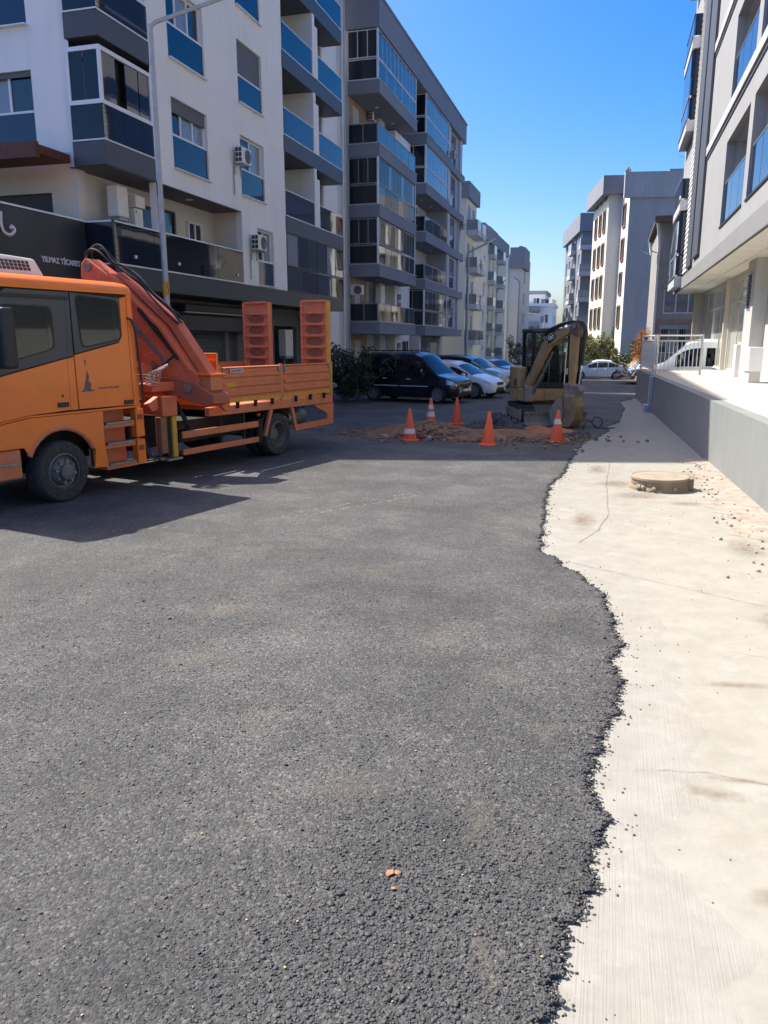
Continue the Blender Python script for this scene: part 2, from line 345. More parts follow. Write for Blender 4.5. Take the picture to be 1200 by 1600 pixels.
def edge_x(y, rough=True):
    for (a, xa), (c, xc) in zip(EDGE, EDGE[1:]):
        if a <= y <= c:
            t = (y - a) / (c - a); t = t * t * (3 - 2 * t); x = xa + (xc - xa) * t; break
    else: x = EDGE[-1][1]
    if rough and y < 34:
        x += .035 * fract(y * .9, 1) + .025 * fract(y * 3.1, 2) + .012 * math.sin(y * 163) + .008 * math.sin(y * 391 + 1)
    return x
b = MB(); yy = []
y = -3.0
while y < 34: yy.append(y); y += .012 if 1 < y < 8 else (.03 if y < 16 else .1)
yy += [34, 35, 37, 40, 45, 50, 55, 60, 66, 72, 80, 90, 100, 120, 140]
xl = [-12.9, -9, -6, -4, -2.5, -1.5]
vs = []; fs = []
for y in yy:
    x = edge_x(y); row = [(q, y, gz(y) + .022) for q in xl] + [(x - .05, y, gz(y) + .022), (x - .012, y, gz(y) + .016), (x, y, gz(y) - .02)]
    vs += row
k = len(xl) + 3
for i in range(len(yy) - 1): fs += [(i * k + j, i * k + j + 1, (i + 1) * k + j + 1, (i + 1) * k + j) for j in range(k - 1)]
b.add(vs, fs, 0, False); struct(b.build('road', ASPH))

def concrete_mat():
    m = bpy.data.materials.new('pavement_concrete'); m.use_nodes = True; n, l = nodes_of(m); n.clear()
    out = n.new('ShaderNodeOutputMaterial'); p = n.new('ShaderNodeBsdfPrincipled'); l.new(p.outputs[0], out.inputs[0])
    tc = n.new('ShaderNodeTexCoord'); V = tc.outputs['Object']
    def noise(s, det=6, rg=.6, vec=None):
        t = n.new('ShaderNodeTexNoise'); t.inputs['Scale'].default_value = s; t.inputs['Detail'].default_value = det; t.inputs['Roughness'].default_value = rg
        l.new(vec or V, t.inputs['Vector']); return t.outputs['Fac']
    def rng_(src, a, c, d, e):
        r = n.new('ShaderNodeMapRange'); l.new(src, r.inputs[0])
        for i, q in enumerate((a, c, d, e)): r.inputs[i + 1].default_value = q
        return r.outputs[0]
    def mix(f, a, c):
        x = n.new('ShaderNodeMix'); x.data_type = 'RGBA'; l.new(f, x.inputs[0])
        for s_, q in ((6, a), (7, c)):
            if isinstance(q, tuple): x.inputs[s_].default_value = (*q, 1)
            else: l.new(q, x.inputs[s_])
        return x.outputs[2]
    big = noise(.9, 4); med = noise(3.5, 8, .7); fine = noise(60, 4, .6)
    c = mix(rng_(med, .35, .7, 0, 1), (.335, .318, .275), (.27, .252, .213))
    # smooth trowelled patches: pale yellow-green
    sx = n.new('ShaderNodeSeparateXYZ'); l.new(V, sx.inputs[0])
    ad = n.new('ShaderNodeMath'); ad.operation = 'MULTIPLY_ADD'; l.new(big, ad.inputs[0]); ad.inputs[1].default_value = 1.7; l.new(sx.outputs[0], ad.inputs[2])
    smooth = rng_(ad.outputs[0], 1.32, 1.36, 0, 1)
    c2 = mix(rng_(med, .35, .65, 0, 1), (.35, .33, .275), (.29, .275, .225))
    c = mix(smooth, c, c2)
    # reddish dust and stains
    st = rng_(noise(1.3, 10, .74), .5, .72, 0, .6); c = mix(st, c, (.275, .24, .19)); blo = rng_(noise(5.5, 10, .8), .5, .72, 0, .45); c = mix(blo, c, (.26, .235, .195)); lt = rng_(noise(2.7, 8, .75), .55, .75, 0, .6); c = mix(lt, c, (.425, .41, .37))
    grn = rng_(noise(2.1, 6, .7), .6, .75, 0, .3); c = mix(grn, c, (.31, .31, .25))
    sp = rng_(fine, .66, .74, 0, .5); c = mix(sp, c, (.2, .18, .15))
    l.new(c, p.inputs['Base Color']); p.inputs['Roughness'].default_value = .88
    # brushed lines run along the street
    mp = n.new('ShaderNodeMapping'); mp.inputs['Scale'].default_value = (115, 1.5, 1); l.new(V, mp.inputs[0])
    br = noise(1.0, 3, .6, mp.outputs[0]); inv = rng_(smooth, 0, 1, .55, .1)
    mm = n.new('ShaderNodeMath'); mm.operation = 'MULTIPLY'; l.new(br, mm.inputs[0]); l.new(inv, mm.inputs[1])
    m2 = n.new('ShaderNodeMath'); m2.operation = 'MULTIPLY_ADD'; l.new(fine, m2.inputs[0]); m2.inputs[1].default_value = .22; l.new(mm.outputs[0], m2.inputs[2])
    m3 = n.new('ShaderNodeMath'); m3.operation = 'MULTIPLY_ADD'; l.new(med, m3.inputs[0]); m3.inputs[1].default_value = .5; l.new(m2.outputs[0], m3.inputs[2])
    bp = n.new('ShaderNodeBump'); bp.inputs['Strength'].default_value = .8; bp.inputs['Distance'].default_value = .007; l.new(m3.outputs[0], bp.inputs['Height']); l.new(bp.outputs[0], p.inputs['Normal'])
    return m
CONC = concrete_mat()
def wall_x(y): return 2.52 - .0475 * y          # foot of the terrace wall
b = MB()
for a, c in ((-3, 8), (8, 16), (16, 24), (24, 31.5)):
    b.quad((-1.6, a, 0), (wall_x(a) + .05, a, 0), (wall_x(c) + .05, c, 0), (-1.6, c, 0))
struct(b.build('pavement', CONC))
# hairline cracks and joints in the pavement
CRK = mat('crack_dirt', (.22, .18, .14), .95, 0, .3, 20)
def crack(pts, w):
    b = MB(); prev = None
    fine = []
    for (x0, y0), (x1, y1) in zip(pts, pts[1:]):
        L = math.hypot(x1 - x0, y1 - y0); k = max(2, int(L / .05))
        for i in range(k):
            t = i / k; j = .012 * random.uniform(-1, 1); fine.append((x0 + (x1 - x0) * t + j, y0 + (y1 - y0) * t + j))
    fine.append(pts[-1])
    for (x0, y0), (x1, y1) in zip(fine, fine[1:]):
        d = Vector((x1 - x0, y1 - y0)).normalized(); ww = w * random.uniform(.4, 1.3); nx, ny = -d.y * ww, d.x * ww
        b.quad((x0 - nx, y0 - ny, .004), (x1 - nx, y1 - ny, .004), (x1 + nx, y1 + ny, .004), (x0 + nx, y0 + ny, .004))
    return b
cb = MB()
for pts, w in (([(.12, 14.6), (.06, 12.2), (.1, 9.9), (-.02, 9.0), (-.2, 8.4)], .004), ([(-.3, 7.6), (.6, 7.1), (1.3, 6.7), (2.15, 6.3)], .0025), ([(.25, 3.78), (.62, 3.86), (.9, 3.82), (1.3, 3.86)], .0014), ([(.9, 5.6), (1.3, 5.5), (1.7, 5.56)], .0012)):
    q = crack(pts, w); cb.add(q.v, q.f)
struct(cb.build('pavement_crack', CRK))
# dirt washed up along the foot of the wall
DUST = mat('pale_dirt', (.36, .30, .24), .95, 0, .3, 5, bump=.6, bscale=18, dirt=.4, dirtcol=(.26, .2, .15))
b = MB(); pr = None; y = 6.0
while y < 15.2:
    w = .30 + .22 * fract(y * .35, 3) + .12 * fract(y * 1.7, 5) + (.35 if 9 < y < 13.5 else 0) * .6; w = max(w, .06); xw = wall_x(y)
    row = [(xw - w, y, .003), (xw - w * .6, y, .012 + .01 * random.random()), (xw - w * .25, y, .02 + .015 * random.random()), (xw + .01, y, .035)]
    if pr: b.add(pr + row, [(i, i + 1, 5 + i, 4 + i) for i in range(3)])
    pr = row; y += .12
stuff(b.build('dirt_strip', DUST), 'pale dirt washed up along the foot of the grey wall')

# loose aggregate: real stones on the asphalt and spilled over its edge
STONE = mat('asphalt_stone', (.066, .067, .066), .66, 0, .6, 60, bump=.3, bscale=200, dirt=.2, dirtcol=(.16, .145, .125))
def stones(name, P, Rr, material, label, zb=.022, sq=.62):
    """crushed angular stones: jittered blocks, one mesh"""
    n = len(P); V = np.array([(-1, -1, -1), (1, -1, -1), (1, 1, -1), (-1, 1, -1), (-1, -1, 1), (1, -1, 1), (1, 1, 1), (-1, 1, 1)]) * .72
    Q = np.array([(0, 3, 2), (0, 2, 1), (4, 5, 6), (4, 6, 7), (0, 1, 5), (0, 5, 4), (1, 2, 6), (1, 6, 5), (2, 3, 7), (2, 7, 6), (3, 0, 4), (3, 4, 7)])
    a = rng.uniform(0, 6.28, n); c_ = rng.normal(0, .55, n); ca, sa, cc, s_c = np.cos(a), np.sin(a), np.cos(c_), np.sin(c_)
    Rz = np.zeros((n, 3, 3)); Rz[:, 0, 0] = ca; Rz[:, 0, 1] = -sa; Rz[:, 1, 0] = sa; Rz[:, 1, 1] = ca; Rz[:, 2, 2] = 1
    Rx = np.zeros((n, 3, 3)); Rx[:, 0, 0] = 1; Rx[:, 1, 1] = cc; Rx[:, 1, 2] = -s_c; Rx[:, 2, 1] = s_c; Rx[:, 2, 2] = cc
    v = V[None] * rng.uniform(.45, 1.3, (n, 8, 3)) * rng.uniform(.65, 1.35, (n, 1, 3)); v[:, :, 2] *= sq
    v = np.einsum('nij,njk,nlk->nli', Rz, Rx, v) * Rr[:, None, None]
    v[:, :, 0] += P[:, 0:1]; v[:, :, 1] += P[:, 1:2]; v[:, :, 2] += P[:, 2:3] + (Rr * .15)[:, None]
    f = (Q[None] + (np.arange(n) * 8)[:, None, None]).reshape(-1, 3)
    me = bpy.data.meshes.new(name); me.vertices.add(n * 8); me.vertices.foreach_set('co', v.reshape(-1).astype(np.float32))
    me.loops.add(len(f) * 3); me.loops.foreach_set('vertex_index', f.reshape(-1).astype(np.int32))
    me.polygons.add(len(f)); me.polygons.foreach_set('loop_start', np.arange(0, len(f) * 3, 3, dtype=np.int32))
    me.update(calc_edges=True); me.validate(); me.materials.append(material)
    o = bpy.data.objects.new(name, me); COL.objects.link(o); return stuff(o, label)
def in_view(x, y):
    r = x * math.cos(R(16.1)) + y * math.sin(R(16.1)); f = -x * math.sin(R(16.1)) + y * math.cos(R(16.1)); return (np.abs(r) < .56 * f + .35) & (f > 1.2)
N = 170000
Y = 1.3 + 6.5 * rng.random(N) ** 1.5; X = -4.6 + 5.2 * rng.random(N); ok = in_view(X, Y)
ex = np.array([edge_x(q, True) for q in np.linspace(0, 9, 3000)]); E_ = np.interp(Y, np.linspace(0, 9, 3000), ex)
ok &= X < E_ + .012
patch = np.sin(X * 3.1 + 1) * np.sin(Y * 2.3) + .6 * np.sin(X * 7 + Y * 5) + .5 * np.sin(X * 1.3 - Y * 2.9 + 2)
coarse = np.exp(-((X + .55) / .55) ** 2) * np.exp(-((Y - 2.3) / 1.0) ** 2) + .4 * np.exp(-((E_ - X) / .25) ** 2) * np.exp(-((Y - 4.3) / 2.0) ** 2)
ok &= rng.random(N) < np.clip(.30 + .14 * patch + 1.0 * coarse, .05, 1) * np.clip((7.6 - Y) / 3.5, 0, 1)
X, Y, co = X[ok], Y[ok], coarse[ok]
rr = .0038 * np.exp(rng.normal(0, .3, len(X))) * (1 + 1.0 * co * rng.random(len(X))) * (1 + .05 * Y)
stones('asphalt_aggregate', np.stack([X, Y, np.full(len(X), .0215)], 1), rr, STONE, 'dark loose aggregate stones bedded in the new asphalt', sq=.42)
# crumbs along the broken edge and on the concrete
N = 3400; Y = 1.6 + 13 * rng.random(N) ** 1.4; E_ = np.array([edge_x(q) for q in Y]); off = np.abs(rng.normal(0, .022, N)) * (1 + rng.random(N) ** 9 * 5); X = E_ + off - .02
stones('asphalt_crumbs', np.stack([X, Y, np.where(X < E_, .02, .0)], 1), rng.uniform(.0025, .0075, N) * (1 + .04 * Y), STONE, 'black asphalt crumbs scattered off the ragged road edge')
N = 170; Y = 2.2 + 12 * rng.random(N); X = np.array([edge_x(q) for q in Y]) + .15 + 2.0 * rng.random(N); ok = X < wall_x(Y); X, Y = X[ok], Y[ok]
stones('pavement_grit', np.stack([X, Y, np.zeros(len(X))], 1), rng.uniform(.0015, .006, len(X)) * (1 + .05 * Y), mat('dark_grit', (.09, .075, .06), .9, 0, .4, 30), 'dark grit and pebbles lying on the pale concrete pavement')
N = 260; Y = 6.5 + 8.5 * rng.random(N); X = wall_x(Y) - np.abs(rng.normal(0, .28, N)) - .02
stones('rubble_grit', np.stack([X, Y, np.full(N, .01)], 1), rng.uniform(.008, .028, N), mat('pale_grit', (.34, .28, .22), .9, 0, .35, 20), 'pale grit along the foot of the grey wall')
# light chips and leaf scraps in the asphalt
N = 260; Y = 1.7 + 5 * rng.random(N) ** 1.3; X = -2.6 + 2.9 * rng.random(N); E_ = np.array([edge_x(q) for q in Y]); ok = (X < E_) & in_view(X, Y); X, Y = X[ok], Y[ok]
stones('pale_chips', np.stack([X, Y, np.full(len(X), .026)], 1), rng.uniform(.003, .0065, len(X)), mat('straw_chip', (.42, .31, .17), .8, 0, .4, 40), 'straw coloured chips scattered in the dark asphalt', sq=.4)
t = thing('broken_tile', 'rust orange clay fragments lying on the asphalt near the camera', 'clay fragment', (-.735, 2.62, .028))
b = MB()
b.rock((-.735, 2.64, .03), .018, .25, j=.5); b.build('clay_piece', mat('clay', (.36, .16, .07), .85, 0, .3, 40), t)
b = MB(); b.rock((-.705, 2.655, .03), .012, .25, j=.5); b.build('clay_piece', MATS['clay'], t)
b = MB(); b.rock((-.70, 2.56, .03), .012, .25, j=.5); b.build('clay_piece', MATS['clay'], t)
# dusty scuff marks on the road
SCUFF = mat('dry_dust', (.30, .26, .21), .95, 0, .3, 6)
def scuff_mat():
    m = bpy.data.materials.new('road_dust'); m.use_nodes = True; n, l = nodes_of(m); n.clear()
    out = n.new('ShaderNodeOutputMaterial'); p = n.new('ShaderNodeBsdfPrincipled'); p.inputs['Base Color'].default_value = (.33, .28, .22, 1); p.inputs['Roughness'].default_value = .95
    tr = n.new('ShaderNodeBsdfTransparent'); mx = n.new('ShaderNodeMixShader'); tc = n.new('ShaderNodeTexCoord')
    t = n.new('ShaderNodeTexNoise'); t.inputs['Scale'].default_value = 11; t.inputs['Detail'].default_value = 11; t.inputs['Roughness'].default_value = .75; l.new(tc.outputs['Object'], t.inputs['Vector'])
    g = n.new('ShaderNodeTexGradient'); g.gradient_type = 'SPHERICAL'; mp = n.new('ShaderNodeMapping'); mp.inputs['Location'].default_value = (-1, -1, 0); mp.inputs['Scale'].default_value = (2, 2, 0); l.new(tc.outputs['UV'], mp.inputs[0]); l.new(mp.outputs[0], g.inputs[0])
    ml = n.new('ShaderNodeMath'); ml.operation = 'MULTIPLY'; l.new(t.outputs['Fac'], ml.inputs[0]); l.new(g.outputs['Fac'], ml.inputs[1])
    mr = n.new('ShaderNodeMapRange'); mr.inputs[1].default_value = .2; mr.inputs[2].default_value = .55; mr.inputs[3].default_value = 0; mr.inputs[4].default_value = .15; l.new(ml.outputs[0], mr.inputs[0])
    l.new(mr.outputs[0], mx.inputs[0]); l.new(tr.outputs[0], mx.inputs[1]); l.new(p.outputs[0], mx.inputs[2]); l.new(mx.outputs[0], out.inputs[0]); return m
SM = scuff_mat(); ms = bpy.data.meshes.new('dust_patch'); V_ = []; F_ = []; UV = []
for (x, y, lx_, ly_, a) in [(-3.9, 9.3, .9, .25, .2), (-2.6, 10.2, 1.3, .3, .25), (-1.2, 9.0, .5, .9, .1), (-.95, 8.3, .3, .8, .05), (-2.0, 6.6, .5, .4, .4), (-1.05, 5.2, .5, .5, 1), (-.55, 4.7, .45, .3, .2), (-2.9, 5.3, .8, .35, .4), (-1.75, 3.75, .35, .16, .3), (-.45, 3.1, .12, .5, 0),
                           (-.2, 4.0, .08, .5, -.1), (-1.1, 3.2, .5, .25, .4), (-4.9, 8.2, 1.2, .3, .3), (-3.4, 13.2, 1.4, .35, .05), (-2.2, 14.8, 2.2, .5, 0), (-1.6, 12.0, .9, .3, 0), (-5.5, 21.5, 1.6, .4, 0), (-.3, 2.3, .1, .35, .3), (-.9, 13.8, .4, .9, 0), (-2.6, 4.4, .5, .3, .5), (-3.0, 7.3, .6, .3, .3)]:
    o = len(V_); c_, s_ = math.cos(a), math.sin(a)
    for u, v in ((-1, -1), (1, -1), (1, 1), (-1, 1)): V_.append((x + c_ * u * lx_ - s_ * v * ly_, y + s_ * u * lx_ + c_ * v * ly_, .0262)); UV.append(((u + 1) / 2, (v + 1) / 2))
    F_.append((o, o + 1, o + 2, o + 3))
ms.from_pydata(V_, [], F_); uvl = ms.uv_layers.new(name='UVMap')
for i, lp in enumerate(ms.loops): uvl.data[i].uv = UV[lp.vertex_index]
ms.materials.append(SM); o = bpy.data.objects.new('road_dust', ms); COL.objects.link(o); stuff(o, 'pale dust scuffs dried on the dark asphalt')

def patches(name, items, z, material, label):
    ms = bpy.data.meshes.new(name); V_ = []; F_ = []; UV = []
    for (x, y, lx_, ly_, a) in items:
        o = len(V_); c_, s_ = math.cos(a), math.sin(a)
        for u, v in ((-1, -1), (1, -1), (1, 1), (-1, 1)): V_.append((x + c_ * u * lx_ - s_ * v * ly_, y + s_ * u * lx_ + c_ * v * ly_, z)); UV.append(((u + 1) / 2, (v + 1) / 2))
        F_.append((o, o + 1, o + 2, o + 3))
    ms.from_pydata(V_, [], F_); uvl = ms.uv_layers.new(name='UVMap')
    for i, lp in enumerate(ms.loops): uvl.data[i].uv = UV[lp.vertex_index]
    ms.materials.append(material); o = bpy.data.objects.new(name, ms); COL.objects.link(o); return stuff(o, label)
SM2 = SM.copy(); SM2.name = 'rusty_stain'
for q in SM2.node_tree.nodes:
    if q.type == 'BSDF_PRINCIPLED': q.inputs['Base Color'].default_value = (.22, .135, .07, 1)
    if q.type == 'MAP_RANGE': q.inputs[2].default_value = .62; q.inputs[4].default_value = .5
patches('pavement_stain', [(.75, 3.82, .32, .05, .08), (1.05, 3.9, .2, .04, -.1), (.62, 3.66, .3, .12, 0), (.5, 11.3, .8, .5, .3), (.2, 12.2, .6, .6, 0), (1.1, 10.9, .5, .3, .2), (1.3, 13.2, .5, .9, 0), (.75, 2.95, .16, .12, .3), (1.5, 8.6, .4, .8, 0), (-.2, 9.5, .3, .9, 0), (.9, 5.0, .5, .1, .2), (1.45, 6.3, .5, .5, 0), (-.1, 13.5, .3, 1.0, 0)], .0055, SM2, 'brown stains dried into the pale concrete')
tp = []
for (xa, ya, xb, yb) in ((-3.75, 8.75, -2.35, 10.9), (-3.6, 8.6, -2.2, 10.75), (-5.35, 7.35, -4.75, 7.75)):
    L = math.hypot(xb - xa, yb - ya); k_ = int(L / .13); an_ = math.atan2(yb - ya, xb - xa)
    for i in range(k_):
        if rng.random() < .2: continue
        t_ = i / k_; tp.append((xa + (xb - xa) * t_ + .02 * rng.normal(), ya + (yb - ya) * t_, .075, .045, an_ + .5))
SM3 = SM.copy(); SM3.name = 'tyre_dust'
for q in SM3.node_tree.nodes:
    if q.type == 'MAP_RANGE': q.inputs[1].default_value = .1; q.inputs[2].default_value = .4; q.inputs[4].default_value = .4
patches('tyre_print', tp, .0272, SM3, 'pale dusty tyre tread prints on the asphalt')

# ================================================================== white apartment building with the shops (left, nearest)
FX = -11.2
B1 = thing('apartment_building', 'white apartment building with blue glass guards and stacked dark balconies above grey shops', 'building', (FX, 18.2, 0))
F = Fr((FX, 0, 0), (0, 1), (1, 0))             # street front: u = Y, n = +X
S = Fr((0, 16.3, 0), (1, 0), (0, -1))          # side wall that faces the camera: u = X
FLOORS = [3.9 + 2.63 * k for k in range(6)]    # floor heights
TOP1 = 19.3
col1, col2 = (19.12, 20.98), (23.02, 24.72)
ops = [(18.2, 22.95, 3.9, 6.06)]
for k in range(1, 6):
    z = 6.56 + 2.63 * (k - 1)
    ops.append((*col1, z, z + 1.72)); ops.append((*col2, z, z + 1.72))
ops.append((24.05, 25.3, 3.96, 5.72))
b = MB(); wall(b, F, 18.2, 26.4, 3.9, TOP1, ops, .2)
wall(b, Fr((0, 18.2, 0), (1, 0), (0, -1)), -25, FX, 13.0, TOP1)               # near end of the upper block
wall(b, Fr((-12.4, 0, 0), (0, 1), (1, 0)), 32.4, 36.3, 0, TOP1)                # strip beyond the balconies
wall(b, Fr((0, 36.3, 0), (1, 0), (0, 1)), -25, -12.4, 0, TOP1)
wall(b, Fr((0, 26.4, 0), (1, 0), (0, 1)), -12.7, FX, 3.9, TOP1)
sops = [(-15.2, -13.1, 6.5 + 2.63 * k, 8.2 + 2.63 * k) for k in range(2)]
wall(b, S, -25, -12.04, 6.4, 13.0, sops, .2)
b.quad((-25, 16.3, 13), (-12.04, 16.3, 13), (-12.04, 18.2, 13), (-25, 18.2, 13))  # unseen wing top, kept low to fit the shadow edge on the road
wall(b, Fr((-25, 0, 0), (0, 1), (-1, 0)), 16.3, 36.3, 0, TOP1)
b.build('wall', WHITE, B1)
b = MB(); b.prism([(-11.0, 18.2), (-11.0, 36.3), (-25.2, 36.3), (-25.2, 14.6), (-17.4, 16.6)], 'z', TOP1, TOP1 + .3); b.build('roof', MGREY, B1)  # unseen roof edge, slanted to shape its shadow across the road
for i, k in enumerate(range(1, 6)):
    z = 6.56 + 2.63 * (k - 1)
    window(B1, F, *col1, z, z + 1.72, -.16, 3, gm=[GLASSB, CURT, CURT] if k == 1 else [GLASSB, CURT, GLASS], guard=z + .82, blind=.34 if k == 1 else .0)
    window(B1, F, *col2, z, z + 1.72, -.16, 2, gm=[GLASSB, CURT], guard=z + .76, blind=.96 if k in (2, 3) else 0)
window(B1, F, 24.05, 25.3, 3.96, 5.72, -.16, 2, gm=[GLASS, CURT], guard=4.72)
for k in range(2):
    z = 6.5 + 2.63 * k; window(B1, S, -15.2, -13.1, z, z + 1.7, -.14, 3, gm=[CURT, CURT, GLASS], guard=z + .82, blind=.12)
# corner bay with folding glass, one per floor
for k in range(3):
    z0 = 6.05 + 2.63 * k; bf = FX + .02; b = MB()
    b.box(-12.04, bf, 16.16, 18.2, z0, z0 + .52)
    bay = b.build('bay', DGREY, B1, bevel=.01)
    fb = MB(); T_ = Fr((0, 16.16, 0), (1, 0), (0, -1)); G = Fr((bf, 0, 0), (0, 1), (1, 0))
    for zz, hh in ((z0 + .52, .03), (z0 + 1.27, .09), (z0 + 2.36, .09)):
        fbox(fb, T_, -12.03, bf + .015, zz, zz + hh, -.05, .012); fbox(fb, G, 16.15, 18.19, zz, zz + hh, -.05, .012)
    fbox(fb, G, 16.15, 16.23, z0 + 1.36, z0 + 2.36, -.05, .01); fbox(fb, G, 18.11, 18.19, z0 + 1.36, z0 + 2.36, -.05, .01); fbox(fb, T_, -12.03, -11.97, z0 + 1.36, z0 + 2.36, -.05, .01)
    fr = fb.build('window_frame', ALU, B1)
    for (u0, u1) in ((-12.0, -11.62), (-11.6, -11.2)): box_obj('pane', T_, u0, u1, z0 + 1.37, z0 + 2.35, -.035, -.015, GLASSD, fr)
    for (u0, u1, gm) in ((16.24, 16.75, GLASSB), (16.77, 17.12, DARKF), (17.14, 17.64, GLASSB), (17.68, 18.1, GLASSB)): box_obj('pane', G, u0, u1, z0 + 1.37, z0 + 2.35, -.035 if gm != DARKF else -.2, -.015 if gm != DARKF else -.18, gm, fr)
    box_obj('guard_panel', T_, -12.02, bf - .005, z0 + .55, z0 + 1.27, -.04, -.005, GLASSD, fr); box_obj('guard_panel', G, 16.17, 18.18, z0 + .55, z0 + 1.27, -.04, -.002, GLASSB, fr)
b = MB(); b.box(-12.2, -12.045, 16.305, 18.2, 6.05, 6.4); b.build('wall_return', WHITE, B1)
# first-floor loggia: back wall, soffit, glass parapet
LB = Fr((-12.2, 0, 0), (0, 1), (1, 0))
b = MB(); wall(b, LB, 16.3, 22.95, 3.9, 6.06, [(20.0, 20.75, 3.9, 5.75), (18.75, 19.75, 3.9, 5.7)], .12)
wall(b, Fr((0, 22.95, 0), (1, 0), (0, -1)), -12.2, FX - .2, 3.9, 6.06); fbox(b, LB, 17.9, 18.5, 3.9, 5.8, 0, .35); fbox(b, LB, 16.3, 16.62, 3.9, 6.04, 0, .1); b.build('loggia_wall', mat('cream_render', (.62, .58, .52), .85, var=.05, vscale=1), B1)
b = MB(); b.box(-12.2, FX - .004, 18.2, 22.94, 6.04, 6.056); b.box(-12.2, FX - .004, 16.2, 18.2, 6.036, 6.049); b.build('soffit', DGREY, B1)
window(B1, LB, 20.0, 20.75, 3.9, 5.75, -.08, 1, fm=DARKF, gm=GLASS, name='balcony_door'); window(B1, LB, 18.75, 19.75, 3.9, 5.7, -.08, 1, fm=DARKF, gm=GLASSD, name='balcony_door'); window(B1, LB, 21.3, 22.1, 4.6, 5.6, .03, 2, gm=GLASS)
b = MB(); b.cyl((-12.0 + .35, 20.6, 6.03), (-12.0 + .35, 20.6, 6.045), .11, .11, 14); b.build('ceiling_lamp', LAMPW, B1)
rl = MB(); T_ = Fr((0, 16.25, 0), (1, 0), (0, -1))
for zz in (3.9, 4.84): fbox(rl, F, 16.22, 22.9, zz, zz + .035, -.01, .045); fbox(rl, T_, -12.05, FX + .045, zz, zz + .035, -.01, .03)
rl = rl.build('parapet_rail', ALU, B1)
w_ = (22.9 - 16.25) / 4
for i in range(4): box_obj('glass_panel', F, 16.25 + w_ * i + .01, 16.25 + w_ * (i + 1) - .01, 3.937, 4.838, .008, .024, GLASSD, rl)
box_obj('glass_panel', T_, -12.04, FX - .002, 3.937, 4.838, .004, .02, GLASSD, rl)
for q, zz in ((17.0, 4.1), (19.0, 4.12), (22.4, 4.1)):
    b = MB(); fbox(b, F, q, q + .07, zz, zz + .07, .026, .06); b.build('rail_lamp', LAMPW, rl)
# shop-front band and ground floor
b = MB(); fbox(b, F, 16.22, 32.5, 3.39, 3.898, -.25, .012); b.box(-12.05, FX - .25, 16.22, 16.6, 3.39, 3.898); b.build('shop_band', ANTHR, B1)
b = MB(); b.box(-12.8, FX - .25, 16.6, 32.5, 3.4, 3.6); b.build('shop_soffit', DGREY, B1)
GF = Fr((-12.8, 0, 0), (0, 1), (1, 0)); b = MB()
wall(b, GF, 16.3, 32.4, 0, 3.4, [(21.2, 24.6, 0, 2.9), (24.85, 25.5, 0, 2.6), (27.0, 28.6, 0, 2.9), (28.7, 31.0, 0, 2.75)], .25)
b.build('shop_wall', mat('shop_wall_grey', (.20, .20, .205), .8, var=.1, vscale=2), B1)
for q in (26.1, 31.3): box_obj('shop_column', GF, q, q + .45, 0, 3.38, .0, .9, mat('column_grey', (.27, .27, .275), .8, var=.1, vscale=2), B1)
for (u0, u1, z1) in ((21.2, 24.6, 2.9), (24.85, 25.5, 2.6)):
    b = MB(); z = 0.0
    while z < z1 - .01:
        b.prism([(0, z), (.035, z + .05), (0, z + .1)], 'y', u0, u1); z += .1
    b.v = [(-12.98 + x, y, z_) for x, y, z_ in b.v]; b.build('shutter_slats', SHUT, B1, kind='stuff')
box_obj('shutter_box', GF, 21.1, 25.9, 2.45, 2.95, .0, .42, DARKF, B1, bevel=.03)
b = MB(); fbox(b, GF, 21.0, 25.6, 3.02, 3.25, .3, .62); aw = b.build('awning', ANTHR, B1, bevel=.03)
b = MB(); fbox(b, GF, 21.0, 25.6, 2.99, 3.015, .55, .66); b.build('awning_bar', ALU, aw)
box_obj('shop_window', GF, 27.0, 28.6, 0, 2.9, -.22, -.2, GLASSD, B1); box_obj('shop_window', GF, 28.7, 31.0, 0, 2.75, -.22, -.2, GLASSD, B1)
# stacked balconies at the far end
BKW = Fr((-12.7, 0, 0), (0, 1), (1, 0))
b = MB(); wall(b, BKW, 26.4, 32.4, 3.9, TOP1); b.build('balcony_back_wall', LGREY, B1)
for k in range(1, 6):
    zt = 6.43 + 2.63 * (k - 1); b = MB()
    b.box(-12.7, FX + .03, 26.38, 32.5, zt - .53, zt); bal = b.build('balcony', DGREY, B1, bevel=.008)
    b = MB(); b.box(-12.7, FX + .045, 29.18, 29.42, zt + .002, zt + 2.09); b.box(-12.2, FX + .05, 29.42, 29.7, zt + .002, zt + 1.75); b.build('divider', WHITE, bal)
    b = MB(); b.box(-12.7, FX - .8, 32.25, 32.45, zt + .002, zt + 2.09); b.build('end_wall', LGREY, bal)
    for (u0, u1) in ((26.42, 29.15), (29.72, 32.46)):
        b = MB()
        for zz in (zt + .004, zt + .84): fbox(b, F, u0, u1, zz, zz + .03, -.005, .035)
        b.build('rail', ALU, bal)
        box_obj('guard_panel', F, u0 + .01, u1 - .01, zt + .036, zt + .838, .006, .022, GLASSD if (k == 1 and u0 > 29) else GLASSB, bal)
    b = MB(); b.tube([(-11.9, 29.42, zt + 1.8), (-11.9, 29.9, zt + 1.8)], .06, 8); b.tube([(-12.2, 30.6, zt + .2), (-12.2, 30.6, zt + 1.5), (-12.2, 30.9, zt + 1.3)], .03, 6); b.build('flue_pipe', LAMPW, bal)
    window(B1, BKW, 27.0, 28.6, zt + .01, zt + 1.95, .03, 2, gm=[GLASS, CURT], name='balcony_door'); window(B1, BKW, 30.2, 31.6, zt + .01, zt + 1.95, .03, 2, gm=[GLASS, CURT], name='balcony_door')
